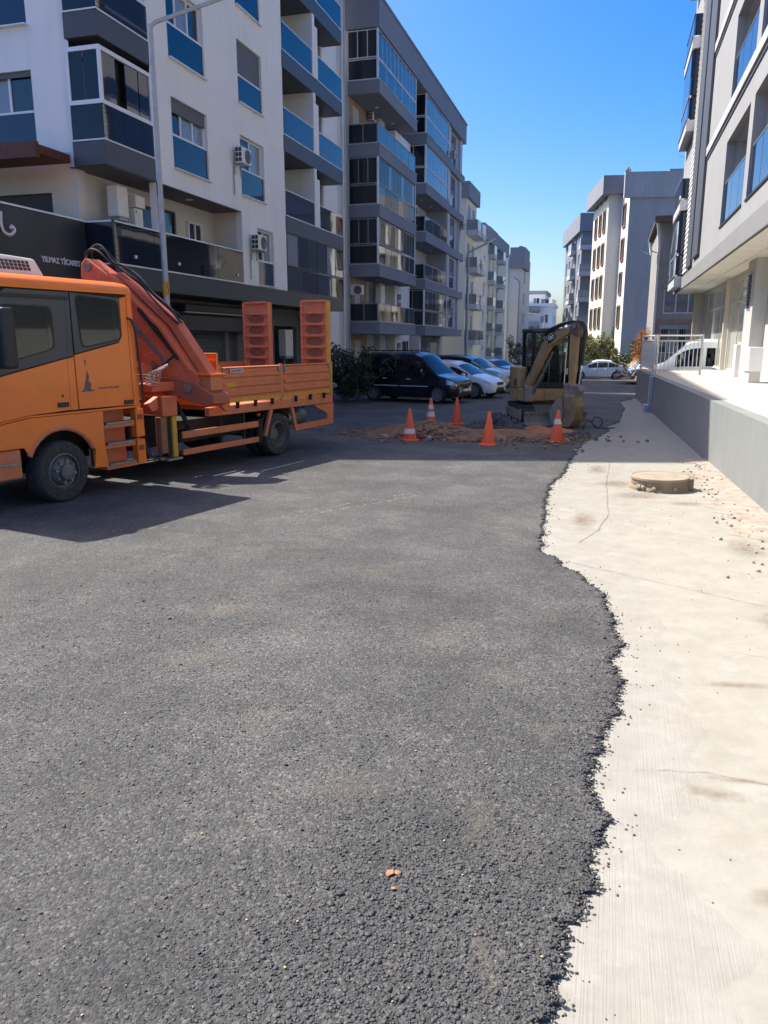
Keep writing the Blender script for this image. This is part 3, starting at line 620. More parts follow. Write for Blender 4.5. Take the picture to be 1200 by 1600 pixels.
glazing(B1, F, 26.42, 32.48, 4.76, 5.89, .0, 6, [GLASS, GLASSD, CURT, GLASS], DARKF); glazing(B1, F, 26.42, 32.48, 3.91, 4.73, .0, 4, [GLASSD, GLASS], DARKF)
b = MB(); b.cyl((-12.25, 35.5, 0), (-12.25, 35.5, 19.2), .055, n=8); b.build('drainpipe', LGREY, B1); b = MB(); b.cyl((-12.25, 36.0, 0), (-12.25, 36.0, 19.2), .04, n=8); b.build('drainpipe', LGREY, B1)
ac_unit(F, 22.78, 7.35, 0, 'white air conditioner on the white wall beside the second floor narrow window')
ac_unit(F, 23.72, 4.98, 0, 'white air conditioner above the shop band with its cable hanging down')
ac_unit(Fr((-12.4, 0, 0), (0, 1), (1, 0)), 34.6, 13.0, 0, 'white air conditioner high on the narrow end strip of the white building')
def boiler(F_, u, z, n, label, w=.42, h=.72):
    t = thing('gas_boiler', label, 'boiler', F_.p(u, z, n), 0, 'wall hung boilers')
    box_obj('casing', F_, u - w / 2, u + w / 2, z, z + h, n + .02, n + .34, CREAM, t, bevel=.03); box_obj('lower_cover', F_, u - w / 2 + .05, u + w / 2 - .02, z - .09, z - .004, n + .06, n + .32, ALUG, t, bevel=.02)
    b = MB(); b.tube([F_.p(u - .1, z - .02, n + .15), F_.p(u - .1, z - .5, n + .1)], .015, 6); b.tube([F_.p(u + .05, z - .02, n + .15), F_.p(u + .05, z - .5, n + .1)], .015, 6); b.build('pipe', GALV, t); return t
boiler(LB, 17.35, 5.1, .25, 'white gas boiler hung on the first floor loggia wall under the corner bay')
boiler(GF, 29.2, 1.55, .1, 'pale gas boiler between the truck ramps on the shop wall', .75, 1.05)
t = thing('meter_cabinet', 'white meter cabinet with small black marks beside the loggia boiler', 'cabinet', LB.p(17.9, 4.6, .37))
box_obj('cabinet_box', LB, 17.93, 18.3, 4.75, 5.42, .36, .5, CREAM, t, bevel=.01); box_obj('vent_box', LB, 17.93, 18.35, 5.44, 5.72, .36, .55, CREAM, t, bevel=.01)
b = MB(); fbox(b, LB, 17.98, 18.02, 5.3, 5.36, .502, .506); fbox(b, LB, 18.1, 18.16, 4.95, 5.0, .502, .506); fbox(b, LB, 18.06, 18.1, 4.85, 4.88, .502, .506); b.build('mark', BLACKP, t)
# shop annex with the sign, pergola on its terrace
AN = thing('shop_annex', 'single storey dark shop front with terrace wall left of the white building', 'shop', (-12.05, 6, 0))
AF = Fr((-12.05, 0, 0), (0, 1), (1, 0))
b = MB(); wall(b, AF, 4, 16.2, 0, 3.3); b.box(-25, -12.2, 4, 16.2, 3.6, 3.9); wall(b, Fr((0, 4, 0), (1, 0), (0, -1)), -25, -12.05, 0, 3.9); b.build('wall', ANTHR, AN)
b = MB(); wall(b, S, -25, -12.2, 3.9, 6.4, [(-14.6, -12.82, 3.9, 5.55)], .15); b.build('terrace_wall', BEIGE, AN)
box_obj('terrace_shutter', S, -14.6, -12.82, 3.9, 5.55, -.13, -.1, mat('brown_shutter', (.045, .04, .045), .6), AN)
sg = thing('shop_sign', 'long black sign board with a cursive white letter and small white lettering', 'sign', (-12.05, 8, 3.3))
b = MB(); fbox(b, AF, 6, 16.18, 3.3, 4.84, .01, .16); b.build('board', ANTHR, sg, bevel=.01)
b = MB(); fbox(b, AF, 6, 16.2, 4.843, 4.88, -.02, .18); b.build('trim', ALU, sg)
def text_mesh(body, size, name, material, parent, F_, u, z, n, ext=.006, shear=0, bold=0, flip=False):
    c = bpy.data.curves.new(name, 'FONT'); c.body = body; c.size = size; c.extrude = ext; c.shear = shear; c.offset = bold
    to = bpy.data.objects.new('tmp_' + name, c); COL.objects.link(to); bpy.context.view_layer.update()
    me = bpy.data.meshes.new_from_object(to.evaluated_get(bpy.context.evaluated_depsgraph_get())); bpy.data.objects.remove(to)
    o_ = WORLDLOC.get(parent.name, Vector((0, 0, 0)))
    for v in me.vertices:
        q = F_.p(u + v.co.x * (-1 if flip else 1), z + v.co.y, n + v.co.z); v.co = Vector(q) - o_
    me.materials.clear(); me.materials.append(material); o = bpy.data.objects.new(name, me); COL.objects.link(o); o.parent = parent; return o
LETT = mat('sign_letter', (.62, .64, .66), .5, 0, .04)
text_mesh('YILMAZ TİCARET', .163, 'lettering', LETT, sg, AF, 14.60, 3.83, .168, bold=.005)
b = MB()                       # cursive a: bowl, stem and curled tail
def curve_pts(P, k=8):
    out = []
    for i in range(len(P) - 1):
        p0, p1, p2, p3 = P[max(i - 1, 0)], P[i], P[i + 1], P[min(i + 2, len(P) - 1)]
        for j in range(k):
            t = j / k; out.append(tuple(.5 * ((2 * p1[a]) + (-p0[a] + p2[a]) * t + (2 * p0[a] - 5 * p1[a] + 4 * p2[a] - p3[a]) * t * t + (-p0[a] + 3 * p1[a] - 3 * p2[a] + p3[a]) * t ** 3) for a in range(2)))
    return out + [P[-1]]
for P in ([(13.45, 4.63), (13.2, 4.66), (13.02, 4.52), (13.08, 4.33), (13.3, 4.32), (13.5, 4.5)], [(13.52, 4.68), (13.5, 4.45), (13.56, 4.3), (13.72, 4.26), (13.86, 4.36), (13.8, 4.44), (13.74, 4.38)]):
    b.tube([AF.p(u, z, .17) for u, z in curve_pts(P)], .034, 6)
b.build('cursive_letter', LETT, sg)
b = MB(); b.box(-20, -12.12, 15.1, 16.15, 6.12, 6.3); pg = thing('pergola', 'dark red timber pergola roof over the shop terrace', 'pergola', (-13, 15.2, 3.9)); b.build('roof_deck', RUST, pg)
b = MB(); b.box(-20, -12.1, 14.98, 15.1, 6.02, 6.34); b.build('beam', RUST, pg)
b = MB(); b.box(-13.85, -13.66, 15.0, 15.2, 3.9, 6.02); b.build('post', RUST, pg)
for x in (-12.5, -12.85, -13.2, -13.55):
    b = MB(); b.box(x, x + .12, 15.3, 15.36, 6.09, 6.12); b.build('lamp', LAMPW, pg)

# ================================================================== grey apartment building with glazed balconies
X2 = -10.9; RX = -12.4
B2 = thing('apartment_building', 'grey apartment building with glazed wrap round balconies beyond the white one', 'building', (X2, 36.9, 0))
F2 = Fr((X2, 0, 0), (0, 1), (1, 0)); FR = Fr((RX, 0, 0), (0, 1), (1, 0)); N2 = Fr((0, 36.9, 0), (1, 0), (0, -1))
LV = [3.05, 5.75, 8.45, 11.12, 13.82]
b = MB(); wall(b, N2, -25, RX, 0, 16.0); wall(b, FR, 36.9, 53.4, 0, 16.0); b.box(-25, RX, 58.8, 58.9, -1, 16.0); wall(b, Fr((-25, 0, 0), (0, 1), (-1, 0)), 36.9, 58.9, -1, 16); b.build('wall', LGREY, B2)
b = MB(); b.box(-25, X2 + .05, 36.85, 59.0, 15.96, 17.2); b.build('roof_fascia', BGREY, B2)
b = MB(); b.box(-25, X2 + .1, 36.8, 59.05, 17.202, 17.3); b.build('roof_coping', MGREY, B2)
b = MB(); b.box(-22, -12.3, 37.4, 42.0, 17.302, 18.7); b.box(-22.1, -12.2, 37.3, 42.1, 18.702, 18.8); b.build('roof_house', BGREY, B2)
def balcony2(u0, u1, xb, zt, mode, near, kf, ks):
    """slab + parapet glass + (optional) upper folding glass; near = X of the inner end of the near side"""
    b = MB(); b.box(xb, X2 + .03, u0, u1, zt - .56, zt); bal = b.build('balcony', BGREY, B2, bevel=.008)
    b = MB(); b.box(xb, X2 + .06, u0 - .03, u1 + .03, zt + .001, zt + .03); b.build('coping', LGREY, bal)
    ins = .06; Fg = Fr((X2 - ins, 0, 0), (0, 1), (1, 0)); Sg = Fr((0, u0 + ins, 0), (1, 0), (0, -1)); Eg = Fr((0, u1 - ins, 0), (1, 0), (0, 1))
    low = [GLASSB, GLASSB, GLASSB] if zt > 10 else [SMOKE, SMOKE, GLASSD]
    up = [GLASSB, GLASSB, GLASSB, GLASS] if zt > 10 else [SMOKE, SMOKE, SMOKE, GLASS]
    def row(Fq, a, c, z0, z1, k, gm, nm):
        fr = MB(); t = .035
        fbox(fr, Fq, a, c, z0, z0 + t, -.02, .02); fbox(fr, Fq, a, c, z1 - t, z1, -.025, .025); w = (c - a) / k
        for i in range(k + 1):
            q = min(max(a + w * i, a + .016), c - .016); fbox(fr, Fq, q - .016, q + .016, z0 + t, z1 - t, -.015, .015)
        fr.build(nm, ALU if mode != 'rail' and zt > 10 else ALUG, bal)
        for i in range(k): box_obj('pane', Fq, a + w * i + .02, a + w * (i + 1) - .02, z0 + .02, z1 - .02, -.006, .006, gm[(i + int(zt)) % len(gm)] if isinstance(gm, list) else gm, bal)
    row(Fg, u0 + .08, u1 - .08, zt + .04, zt + .9, kf, low, 'rail_frame'); row(Sg, near, X2 - .08, zt + .04, zt + .9, max(1, ks - 1) if mode == 'rail' else 1, GLASSD, 'rail_frame')
    if mode == 'glass':
        row(Fg, u0 + .08, u1 - .08, zt + .95, zt + 2.1, kf * 2, up, 'glazing_frame'); row(Sg, near, X2 - .08, zt + .95, zt + 2.1, ks, GLASSD, 'glazing_frame')
        for q in (u0 + .02, u1 - .1): b = MB(); b.box(X2 - .11, X2 - .02, q, q + .08, zt + .03, zt + 2.13); b.build('corner_post', ALU, bal)
    for q in (.3, .7): b = MB(); b.cyl(((xb + X2) / 2, u0 + (u1 - u0) * q, zt - .575), ((xb + X2) / 2, u0 + (u1 - u0) * q, zt - .56), .09, n=12); b.build('ceiling_lamp', LAMPW, bal)
    return bal
for zt, mode in zip(LV, ('rail', 'glass', 'glass', 'rail', 'glass')): balcony2(36.9, 44.2, RX, zt, mode, RX, 5 if zt > 10 else 6, 3)
for zt, mode in zip(LV, ('glass', 'rail', 'rail', 'glass', 'glass')): balcony2(46.6, 53.2, RX, zt, mode, RX, 3, 2)
# things seen on the open balconies and the ground floor
b = MB(); wall(b, Fr((RX + .02, 0, 0), (0, 1), (1, 0)), 37.0, 39.6, 0.02, 15.9, [(37.6, 38.6, z, z + 1.9) for z in [.3, *[q + .02 for q in LV]]], .1); b.build('wall_cladding', TAN, B2)
b = MB(); fbox(b, FR, 40.9, 41.9, 0, 15.9, .0, .35); b.build('pilaster', LGREY, B2)
b = MB(); fbox(b, FR, 43.1, 46.4, 0, 13.2, .0, .6); b.build('stair_wall', WHITE, B2)
for z in (.3, *[q + .02 for q in LV]): window(B2, FR, 37.6, 38.6, z, z + 1.9, -.06, 1, gm=CURT, name='balcony_door')
for z in (.3, *[q + .02 for q in LV]): window(B2, FR, 42.1, 42.9, z + .8, z + 1.9, .03, 1, gm=GLASS)
for zz in (1.3, 4.0):
    b = MB(); fbox(b, FR, 43.6, 44.3, zz, zz + .75, .602, .64); pl = b.build('wall_plaque', DARKF, B2)
    for j in range(3):
        b = MB(); fbox(b, FR, 43.66, 44.24, zz + .06 + j * .22, zz + .24 + j * .22, .641, .65); b.build('plaque_panel', [mat('plaque_red', (.28, .05, .05), .5), mat('plaque_pale', (.5, .5, .5), .5), mat('plaque_blue', (.1, .13, .25), .5)][j], pl)
window(B2, FR, 44.75, 45.9, .1, 2.15, .62, 2, fm=DARKF, gm=[GLASS, CURT], name='entrance_door')
box_obj('shop_glass', F2, 48.2, 50.6, 0, 2.4, -.6, -.55, GLASSD, B2); box_obj('shop_curtain', F2, 50.7, 53.0, .1, 2.05, -.6, -.55, mat('pale_curtain', (.42, .42, .33), .9, 0, .35, 7), B2)
for q in (46.6, 52.7): b = MB(); b.box(RX, X2 - .35, q, q + .6, 0, 2.48); b.build('shop_pier', LGREY, B2)
# right-hand bay of narrow windows
P2 = Fr((-11.15, 0, 0), (0, 1), (1, 0)); nops = [(55.0, 56.6, z + .05, z + 2.0) for z in LV]
b = MB(); wall(b, P2, 53.3, 58.9, 2.5, 15.95, nops, .25); b.box(RX, -11.15, 53.3, 53.4, 2.5, 15.95); b.box(RX, -11.16, 58.8, 58.9, 2.5, 15.95); b.build('front_panel', mat('panel_grey', (.36, .38, .42), .8, 0, .05), B2)
for q in (53.5, 57.6): box_obj('pilaster', P2, q, q + .75, 2.6, 15.94, .0, .14, LGREY, B2)
for z in LV: box_obj('floor_band', P2, 53.3, 58.95, z - .55, z - .05, .002, .24, BGREY, B2)
for i, z in enumerate(LV): window(B2, P2, 55.0, 56.6, z + .05, z + 2.0, -.2, 2, gm=[GLASS, CURT], guard=z + .85, blind=.7 if i % 2 else .3)
ac_unit(P2, 54.2, 14.0, .15, 'white air conditioner beside the top narrow window of the grey building')
ac_unit(P2, 58.0, 10.1, .15, 'white air conditioner at the far edge of the grey building, fourth floor')
ac_unit(P2, 54.1, 4.4, .15, 'white air conditioner beside the lowest narrow window of the grey building')
ac_unit(FR, 40.0, 12.9, .05, 'white air conditioner inside the open fourth floor balcony of the grey building')
ac_unit(FR, 48.8, 9.6, .05, 'large pale air conditioner inside the middle open balcony above the parked cars', w=1.0, h=.75)
ac_unit(N2, -12.05, 4.35, -.3, 'white air conditioner at the near corner of the grey building first floor rail', face=1)
ac_unit(Fr((-12.4, 0, 0), (0, 1), (1, 0)), 47.6, 1.6, .2, 'grey air conditioner beside the ground floor entrance behind the cars', group='air conditioner units on the apartment fronts')
boiler(FR, 40.4, 12.0, .3, 'white boiler on the open fourth floor balcony of the grey building', .6, .8)
boiler(FR, 40.4, 4.0, .35, 'white boiler on the open first floor balcony above the black van', .7, 1.0)

# ================================================================== simple far blocks
def block(label, o, ang, w, d, z0, h, wallm, cols, floors, fh, zfirst, ww=1.3, wh=1.4, cap=None, capm=None, side=(), sidem=None, bal=(), balm=None, name='apartment_building', surround=None, capo=.25, right=False):
    """box block; local front = F (u along the street face), side face = near end. cols: list of u positions of windows on the front"""
    t = thing(name, label, 'building', (o[0], o[1], z0)); c_, s_ = math.cos(ang), math.sin(ang)
    ud = (-s_, c_); nd = (-c_, -s_) if right else (c_, s_)                     # u runs away along the street, n points to the street (+X for ang 0)
    Ff = Fr((o[0], o[1], 0), ud, nd); Ns = Fr((o[0], o[1], 0), (-nd[0], -nd[1]), (-ud[0], -ud[1]))
    zz = [zfirst + fh * i for i in range(floors)]
    fo = [(u, u + ww, z, z + wh) for u in cols for z in zz]; so = [(u, u + ww * .9, z, z + wh) for u in side for z in zz]
    b = MB(); wall(b, Ff, 0, w, z0, h, fo, .2); wall(b, Ns, 0, d, z0, h, so, .2); wall(b, Fr(Ff.p(w, 0)[:2] + (0,), (-nd[0], -nd[1]), ud), 0, d, z0, h)
    P = [Ff.p(0, h), Ff.p(w, h), Ff.p(w, h, -d), Ff.p(0, h, -d)]; b.quad(*P); b.build('wall', wallm, t)
    if cap: b = MB(); fbox(b, Ff, -capo, w + capo, h - cap, h + .05, -d, capo); b.build('roof_fascia', capm or MGREY, t)
    for fq, ol in ((Ff, fo), (Ns, so)):
        for (a, e, c, f_) in ol:
            window(t, fq, a, e, c, f_, -.12, 2, gm=[GLASS, CURT], fm=surround or ALU)
            if surround:
                b = MB()
                for q in ((a - .1, a, c - .1, f_ + .1), (e, e + .1, c - .1, f_ + .1), (a, e, f_, f_ + .12), (a, e, c - .14, c)): fbox(b, fq, *q, .002, .09)
                b.build('window_surround', surround, t)
    for (face, u0, u1, dep) in bal:
        fq = Ff if face == 'f' else Ns
        for z in zz:
            b = MB(); fbox(b, fq, u0, u1, z - .95, z - .55, .002, dep); bo = b.build('balcony', balm or MGREY, t)
            box_obj('guard_panel', fq, u0 + .03, u1 - .03, z - .548, z + .2, dep - .06, dep - .03, CURT, bo); fr = Fr(fq.p(u0 + .05, 0)[:2] + (0,), fq.n, -fq.u)
            box_obj('guard_panel', fr, .02, dep - .07, z - .548, z + .2, -.02, .01, CURT, bo)
    return t, Ff, Ns
DKB = mat('brown_surround', (.20, .12, .07), .7)
PALE = mat('pale_render', (.66, .66, .60), .85, 0, .04); YELR = mat('yellow_strip', (.65, .55, .22), .8, 0, .05)
block('pale grey block with stub balconies right after the grey glazed building', (-11.2, 61.5, 0), 0, 4.6, 12, -.9, 13.9, PALE, [.6, 2.6], 4, 2.75, 2.8, cap=1.1, capm=BGREY, bal=[('f', .2, 1.9, .9), ('f', 2.4, 4.3, .9)], balm=LGREY)
t, Ff, Ns = block('white block with grey top floor and small grey balconies in the row', (-11.3, 70, 0), 0, 16.5, 12, -1.1, 12.1, PALE, [1.0, 3.9, 9.4], 5, 2.3, 1.3, ww=1.0, cap=1.2, capm=MGREY, bal=[('f', 3.6, 5.3, .6), ('f', 9.1, 10.9, .7)], balm=LGREY, side=[.8])
box_obj('yellow_strip', Ff, 6.6, 7.1, -1, 10.8, .002, .1, YELR, t); box_obj('roof_house', Ff, 8, 14, 12.2, 13.0, -8, -.6, MGREY, t)
t, Ff, Ns = block('tall bare pale block with grey roof box at the end of the left row', (-10.4, 93, 0), 0, 10, 14, -1.2, 11.9, PALE, [3.0], 4, 2.4, 1.6)
box_obj('roof_box', Ns, -.4, 1.3, 10.3, 12.6, -5, .4, MGREY, t); box_obj('side_rib', Ns, 1.5, 1.9, -1, 11.9, .002, .2, WHITE, t); box_obj('chimney', Ns, .2, .6, 12.6, 13.0, -3, -2, BGREY, t)
t, Ff, Ns = block('far white apartment block with curved dark balconies at the street end', (-9.9, 138, 0), 0, 10, 14, -2.2, 8.4, WHITE, [1, 4, 7], 4, 2.6, .0, side=[.7, 4.6, 8.4], bal=[('s', 2.2, 6.5, 1.2), ('s', 9.5, 12.5, 1.2)], balm=BGREY, cap=.5, capm=WHITE, ww=1.5)
block('far white block with balconies seen over the roofs behind the row', (-12.2, 150, 0), 0, 10, 10, -2.2, 11.2, WHITE, [1], 4, 2.7, .5, side=[1, 4], bal=[('s', .5, 4, 1)], cap=.6, capm=MGREY)
# right side, far: rotated blocks where the street bends
AB = R(10)
RAWG = mat('raw_grey_render', (.50, .475, .45), .9, 0, .08, .6, bump=.1, streak=.25, dirtcol=(.17, .165, .16))
tB, FB, NB = block('bare grey gable wall block with bright white front and brown framed windows', (.72, 64, 0), AB, 3.2, 14, -1.2, 14.0, WHITE, [1.1], 5, 2.52, 3.3, ww=.95, wh=1.5, surround=DKB, right=True)
b = MB(); fbox(b, NB, -.02, 14.02, -1.2, 14.0, .003, .12); fbox(b, NB, -.5, 14.4, 12.6, 14.4, .005, .3); b.build('gable_render', RAWG, tB)
b = MB(); fbox(b, NB, 2.2, 7.4, 14.42, 14.5, -6, -1); fbox(b, NB, 3.2, 6.4, 14.5, 15.0, -5, -2); b.build('hip_roof', MGREY, tB)
o2 = FB.p(3.2, 0, 1.0)
block('white block with three columns of brown framed windows and a grey cornice', (o2[0], o2[1], 0), AB, 7.6, 4, 1.9, 14.7, PALE, [1.0, 3.0, 5.2], 5, 2.52, 3.3, ww=.95, wh=1.5, cap=1.3, capm=MGREY, surround=DKB, right=True, capo=.6)
block('grey and white block with corner balconies at the far bend of the street', (-3.5, 86, 0), AB, 14, 9, -1.3, 14.9, BGREY, [1.2, 3.6, 6.2, 8.8, 11.4], 5, 2.6, 1.9, cap=1.7, capm=BGREY, bal=[('s', -.3, 2.6, 1.0), ('f', 4.0, 6.6, .6)], right=True, balm=LGREY, capo=.35)
t = thing('roof_antenna', 'thin television antenna standing on the grey gable block roof', 'antenna', FB.p(0, 14.5, -5))
b = MB(); q = NB.p(4.6, 15.0, -3); b.tube([q, (q[0], q[1], q[2] + 1.2)], .03, 5); b.tube([(q[0] - .6, q[1], q[2] + 1.15), (q[0] + .5, q[1], q[2] + .8)], .03, 5); b.tube([(q[0] - .1, q[1], q[2] + .9), (q[0] + .35, q[1], q[2] + 1.5)], .06, 5); b.build('mast', GALV, t)
# ------------------------------------------------------------------ small old house behind the terrace
HC = thing('old_house', 'small old grey rendered house with pinkish base and rusty eave behind the terrace', 'house', (1.9, 46, 0))
NC = Fr((0, 46, 0), (1, 0), (0, -1)); LC = Fr((2.15, 0, 0), (0, 1), (-1, 0)); OLDR = mat('old_render', (.36, .345, .325), .9, 0, .12, 1.2, bump=.2, bscale=12, streak=.3, dirtcol=(.13, .115, .1)); PINK = mat('pink_render', (.38, .265, .24), .9, 0, .15, 1.5, bump=.2, streak=.3, dirtcol=(.15, .11, .1))
o3 = [(2.62, 4.55, 3.62, 4.9), (2.75, 3.3, 5.6, 7.0)]
b = MB(); wall(b, NC, 2.15, 9, 3.35, 8.35, o3, .15); wall(b, LC, 46, 54, -.5, 8.35); b.build('wall', OLDR, HC)
b = MB(); wall(b, NC, 2.15, 9, -.5, 3.35, [(2.55, 3.95, 1.5, 2.95)], .15); b.build('base_wall', PINK, HC)
b = MB(); b.box(1.9, 9.5, 45.4, 55, 8.36, 8.52); b.box(1.86, 9.5, 45.36, 45.4, 8.3, 8.62); b.build('roof', mat('rusty_eave', (.17, .12, .09), .8, 0, .2, 3), HC)
window(HC, NC, 2.62, 4.55, 3.62, 4.9, -.1, 3, gm=CURT); window(HC, NC, 2.75, 3.3, 5.6, 7.0, -.1, 1, gm=GLASS); wb_ = window(HC, NC, 2.55, 3.95, 1.5, 2.95, -.1, 3, gm=[GLASS, CURT])
for i in range(12):
    b = MB(); q = NC.p(2.6 + i * .118, 1.52, .03); b.tube([q, (q[0], q[1], 2.75)], .012, 4); b.build('security_bar', GALV, wb_)
box_obj('roller_box', NC, 2.5, 4.0, 2.78, 3.0, .002, .16, ALUG, HC); box_obj('roller_box', NC, 2.62, 3.0, 4.95, 5.2, .002, .14, ALUG, HC)
b = MB(); b.tube([(2.02, 45.5, 8.3), (2.14, 45.75, 7.6), (2.18, 45.85, 7.2), (2.2, 45.9, 0)], .075, 8); b.build('drainpipe', mat('pale_pipe', (.72, .69, .68), .6, 0, .1, 4), HC)
t = thing('satellite_dish', 'round white satellite dish on the corner of the old house', 'satellite dish', (1.6, 45.6, 7.0))
b = MB(); b.lathe([(0.0, .12), (.12, .10), (.25, .05), (.36, 0)], (0, 0, 0), 'x', 20); b.v = [(1.68 + x * .9 - .2 * z, 45.7 + y, 7.05 + z * 1.1) for x, y, z in b.v]; b.build('reflector', LAMPW, t)
b = MB(); b.tube([(1.72, 45.75, 7.0), (1.9, 45.8, 6.85), (2.16, 45.9, 6.8)], .03, 6); b.tube([(1.6, 45.7, 6.75), (1.25, 45.5, 6.9), (1.2, 45.5, 7.05)], .018, 5); b.build('arm', GALV, t)

# ================================================================== right-hand building above the terrace
RB = thing('apartment_building', 'light grey building overhanging glazed shops on the raised terrace', 'building', (2.8, 18, 1.1))
FRB = Fr((2.8, 0, 0), (0, 1), (-1, 0)); RWALL = mat('facade_grey_render', (.36, .36, .365), .85, 0, .05, .7, bump=.1, bscale=50, streak=.12, dirtcol=(.25, .25, .25)); RDK = mat('slate_cladding', (.085, .09, .105), .6, 0, .08, 1.2)  # one even facade grey with slight variation and faint streaks
ops = []
for k in range(5):
    z = 5.3 + 3.2 * k
    for (a, c) in ((21.15, 25.1), (16.6, 20.55), (10.5, 15.2)): ops.append((a, c, z, z + 2.3))
b = MB(); wall(b, FRB, 4, 41, 4.36, 21, ops, .25); wall(b, Fr((0, 41, 0), (1, 0), (0, 1)), 2.8, 16, 4.36, 21); wall(b, Fr((0, 4, 0), (1, 0), (0, -1)), 2.8, 16, 4.36, 21)
b.quad((2.8, 4, 21), (16, 4, 21), (16, 41, 21), (2.8, 41, 21)); b.build('wall', RWALL, RB)
b = MB(); wall(b, Fr((4.1, 0, 0), (0, 1), (-1, 0)), 4, 30, 4.6, 21)
for k in range(5):
    z = 5.3 + 3.2 * k
    for (a, c) in ((21.15, 25.1), (16.6, 20.55), (10.5, 15.2)):
        for yy_ in (a - .02, c + .02): b.quad((3.05, yy_, z), (4.1, yy_, z), (4.1, yy_, z + 2.3), (3.05, yy_, z + 2.3))
        b.quad((3.05, a, z + 2.3), (4.1, a, z + 2.3), (4.1, c, z + 2.3), (3.05, c, z + 2.3)); b.quad((3.05, a, z), (4.1, a, z), (4.1, c, z), (3.05, c, z))
b.build('loggia_lining', LGREY, RB)
for k in range(5):
    z = 5.3 + 3.2 * k
    for (a, c) in ((21.15, 25.1), (16.6, 20.55), (10.5, 15.2)):
        b = MB(); fbox(b, FRB, a, c, z + .002, z + .05, -.16, .03); r_ = b.build('loggia_sill', DARKF, RB)
        for i in range(3):
            w = (c - a) / 3; box_obj('guard_panel', FRB, a + w * i + .02, a + w * (i + 1) - .02, z + .052, z + 1.2, -.08, -.06, GLASSB, r_)
        b = MB(); fbox(b, FRB, a + .01, c - .01, z + 1.2, z + 1.23, -.09, -.05); b.build('rail', ALUG, r_)
        window(RB, Fr((4.1, 0, 0), (0, 1), (-1, 0)), a + .7, c - .7, z + .02, z + 2.1, .03, 2, gm=[GLASS, CURT], name='balcony_door')
for k in range(5):
    z = 8.18 + 3.2 * k; box_obj('floor_band', FRB, 4, 30.2, z + .12, z + .38, .002, .07, LGREY, RB); box_obj('band_groove', FRB, 4, 30.2, z, z + .118, .001, .03, RDK, RB)
box_obj('fascia', FRB, 4, 41, 4.35, 4.82, .003, .05, mat('fascia_grey', (.26, .26, .265), .85, 0, .05, .8, streak=.15, dirtcol=(.2, .2, .2)), RB)
for (a, c) in ((30.25, 32.2), (32.75, 34.6)): box_obj('cladding_strip', FRB, a, c, 5.15 if a < 31 else 5.0, 21, .004, .09, RDK, RB)
b = MB(); z = 4.95
while z < 20.8: b.prism([(0, z), (.05, z), (.012, z + .19), (0, z + .19)], 'y', 34.7, 36.6); z += .2
b.v = [(2.795 - x, y, zz) for x, y, zz in b.v]; b.build('siding_boards', WHITE, RB, kind='stuff')
for k in range(5):
    zt = 4.87 + 3.1 * k; b = MB(); b.box(2.45, 2.79, 36.62, 40.4, zt - .42, zt); bal = b.build('balcony', LGREY, RB)
    Fq = Fr((2.47, 0, 0), (0, 1), (-1, 0)); Sq = Fr((0, 36.66, 0), (1, 0), (0, -1))
    for z0, z1 in ((zt + .02, zt + .85), *(((zt + .9, zt + 2.6),) if k % 2 == 0 else ())):
        b = MB(); fbox(b, Fq, 36.65, 40.37, z0, z0 + .04, -.03, .02); fbox(b, Fq, 36.65, 40.37, z1, z1 + .04, -.03, .02); fr = b.build('glazing_frame', ALUG, bal)
        for i in range(4): box_obj('pane', Fq, 36.68 + i * .93, 36.68 + i * .93 + .9, z0 + .042, z1 - .002, -.02, .0, GLASSB, fr)
        box_obj('pane', Sq, 2.5, 2.78, z0 + .042, z1 - .002, -.02, .0, GLASSB, fr)
    b = MB(); fbox(b, Fr((2.45, 0, 0), (0, 1), (-1, 0)), 36.58, 40.44, zt - .06, zt + .004, .003, .03); b.build('edge_trim', DARKF, bal)
# soffit: square ceiling panels with open joints above the terrace
SOFP = mat('soffit_panel', (.84, .82, .74), .8, 0, .05, 2)
y = 4.0; k = 0
while y < 40.5:
    for (a, c) in ((2.86, 3.5), (3.52, 4.16), (4.18, 4.82)):
        b = MB(); b.box(a, c, y + .012, min(y + 1.2, 40.9) - .012, 4.36 + random.uniform(-.004, .004), 4.385); b.build('soffit_panel', SOFP, RB)
    y += 1.2
b = MB(); b.box(2.85, 6, 4, 41, 4.39, 4.5); b.build('soffit_backing', DARKF, RB)
# shop fronts under the overhang
SH = Fr((4.0, 0, 0), (0, 1), (-1, 0)); SGL = glass_mat('shop_glass', (.46, .49, .46), ior=1.6, wav=.03); SFR = mat('cream_frame', (.62, .57, .47), .5, 0, .05); SHW = mat('shop_grey_wall', (.52, .52, .50), .85, 0, .06, 1.5, streak=.1, dirtcol=(.25, .25, .24))  # pale shop glass colour stands in for white interior and reflections
b = MB(); wall(b, SH, 4, 41, 1.1, 4.36, [(25.6, 30.6, 1.12, 4.2), (31.2, 40.5, 1.12, 4.2), (12, 18, 1.12, 4.2)], .2); b.build('shop_wall', SHW, RB)
for (a, c, k_) in ((25.6, 30.6, 3), (31.2, 40.5, 4), (12, 18, 3)):
    window(RB, SH, a, c, 1.12, 4.2, -.1, k_, fm=SFR, gm=SGL, transom=3.45, ft=.07, name='shop_window')
box_obj('door_post', SH, 30.8, 31.05, 1.1, 4.35, .002, .14, SFR, RB); box_obj('corner_post', SH, 40.55, 40.8, 1.1, 4.35, .002, .3, SFR, RB)
b = MB(); fbox(b, SH, 23.6, 24.9, 1.1, 4.355, .003, .35); b.build('pier', SHW, RB)
vg = box_obj('vent_grille', SH, 24.0, 24.5, 3.0, 4.0, .352, .37, SHW, RB)
for i in range(11): box_obj('louvre', SH, 24.02, 24.48, 3.05 + i * .085, 3.1 + i * .085, .371, .395, DARKF, vg)
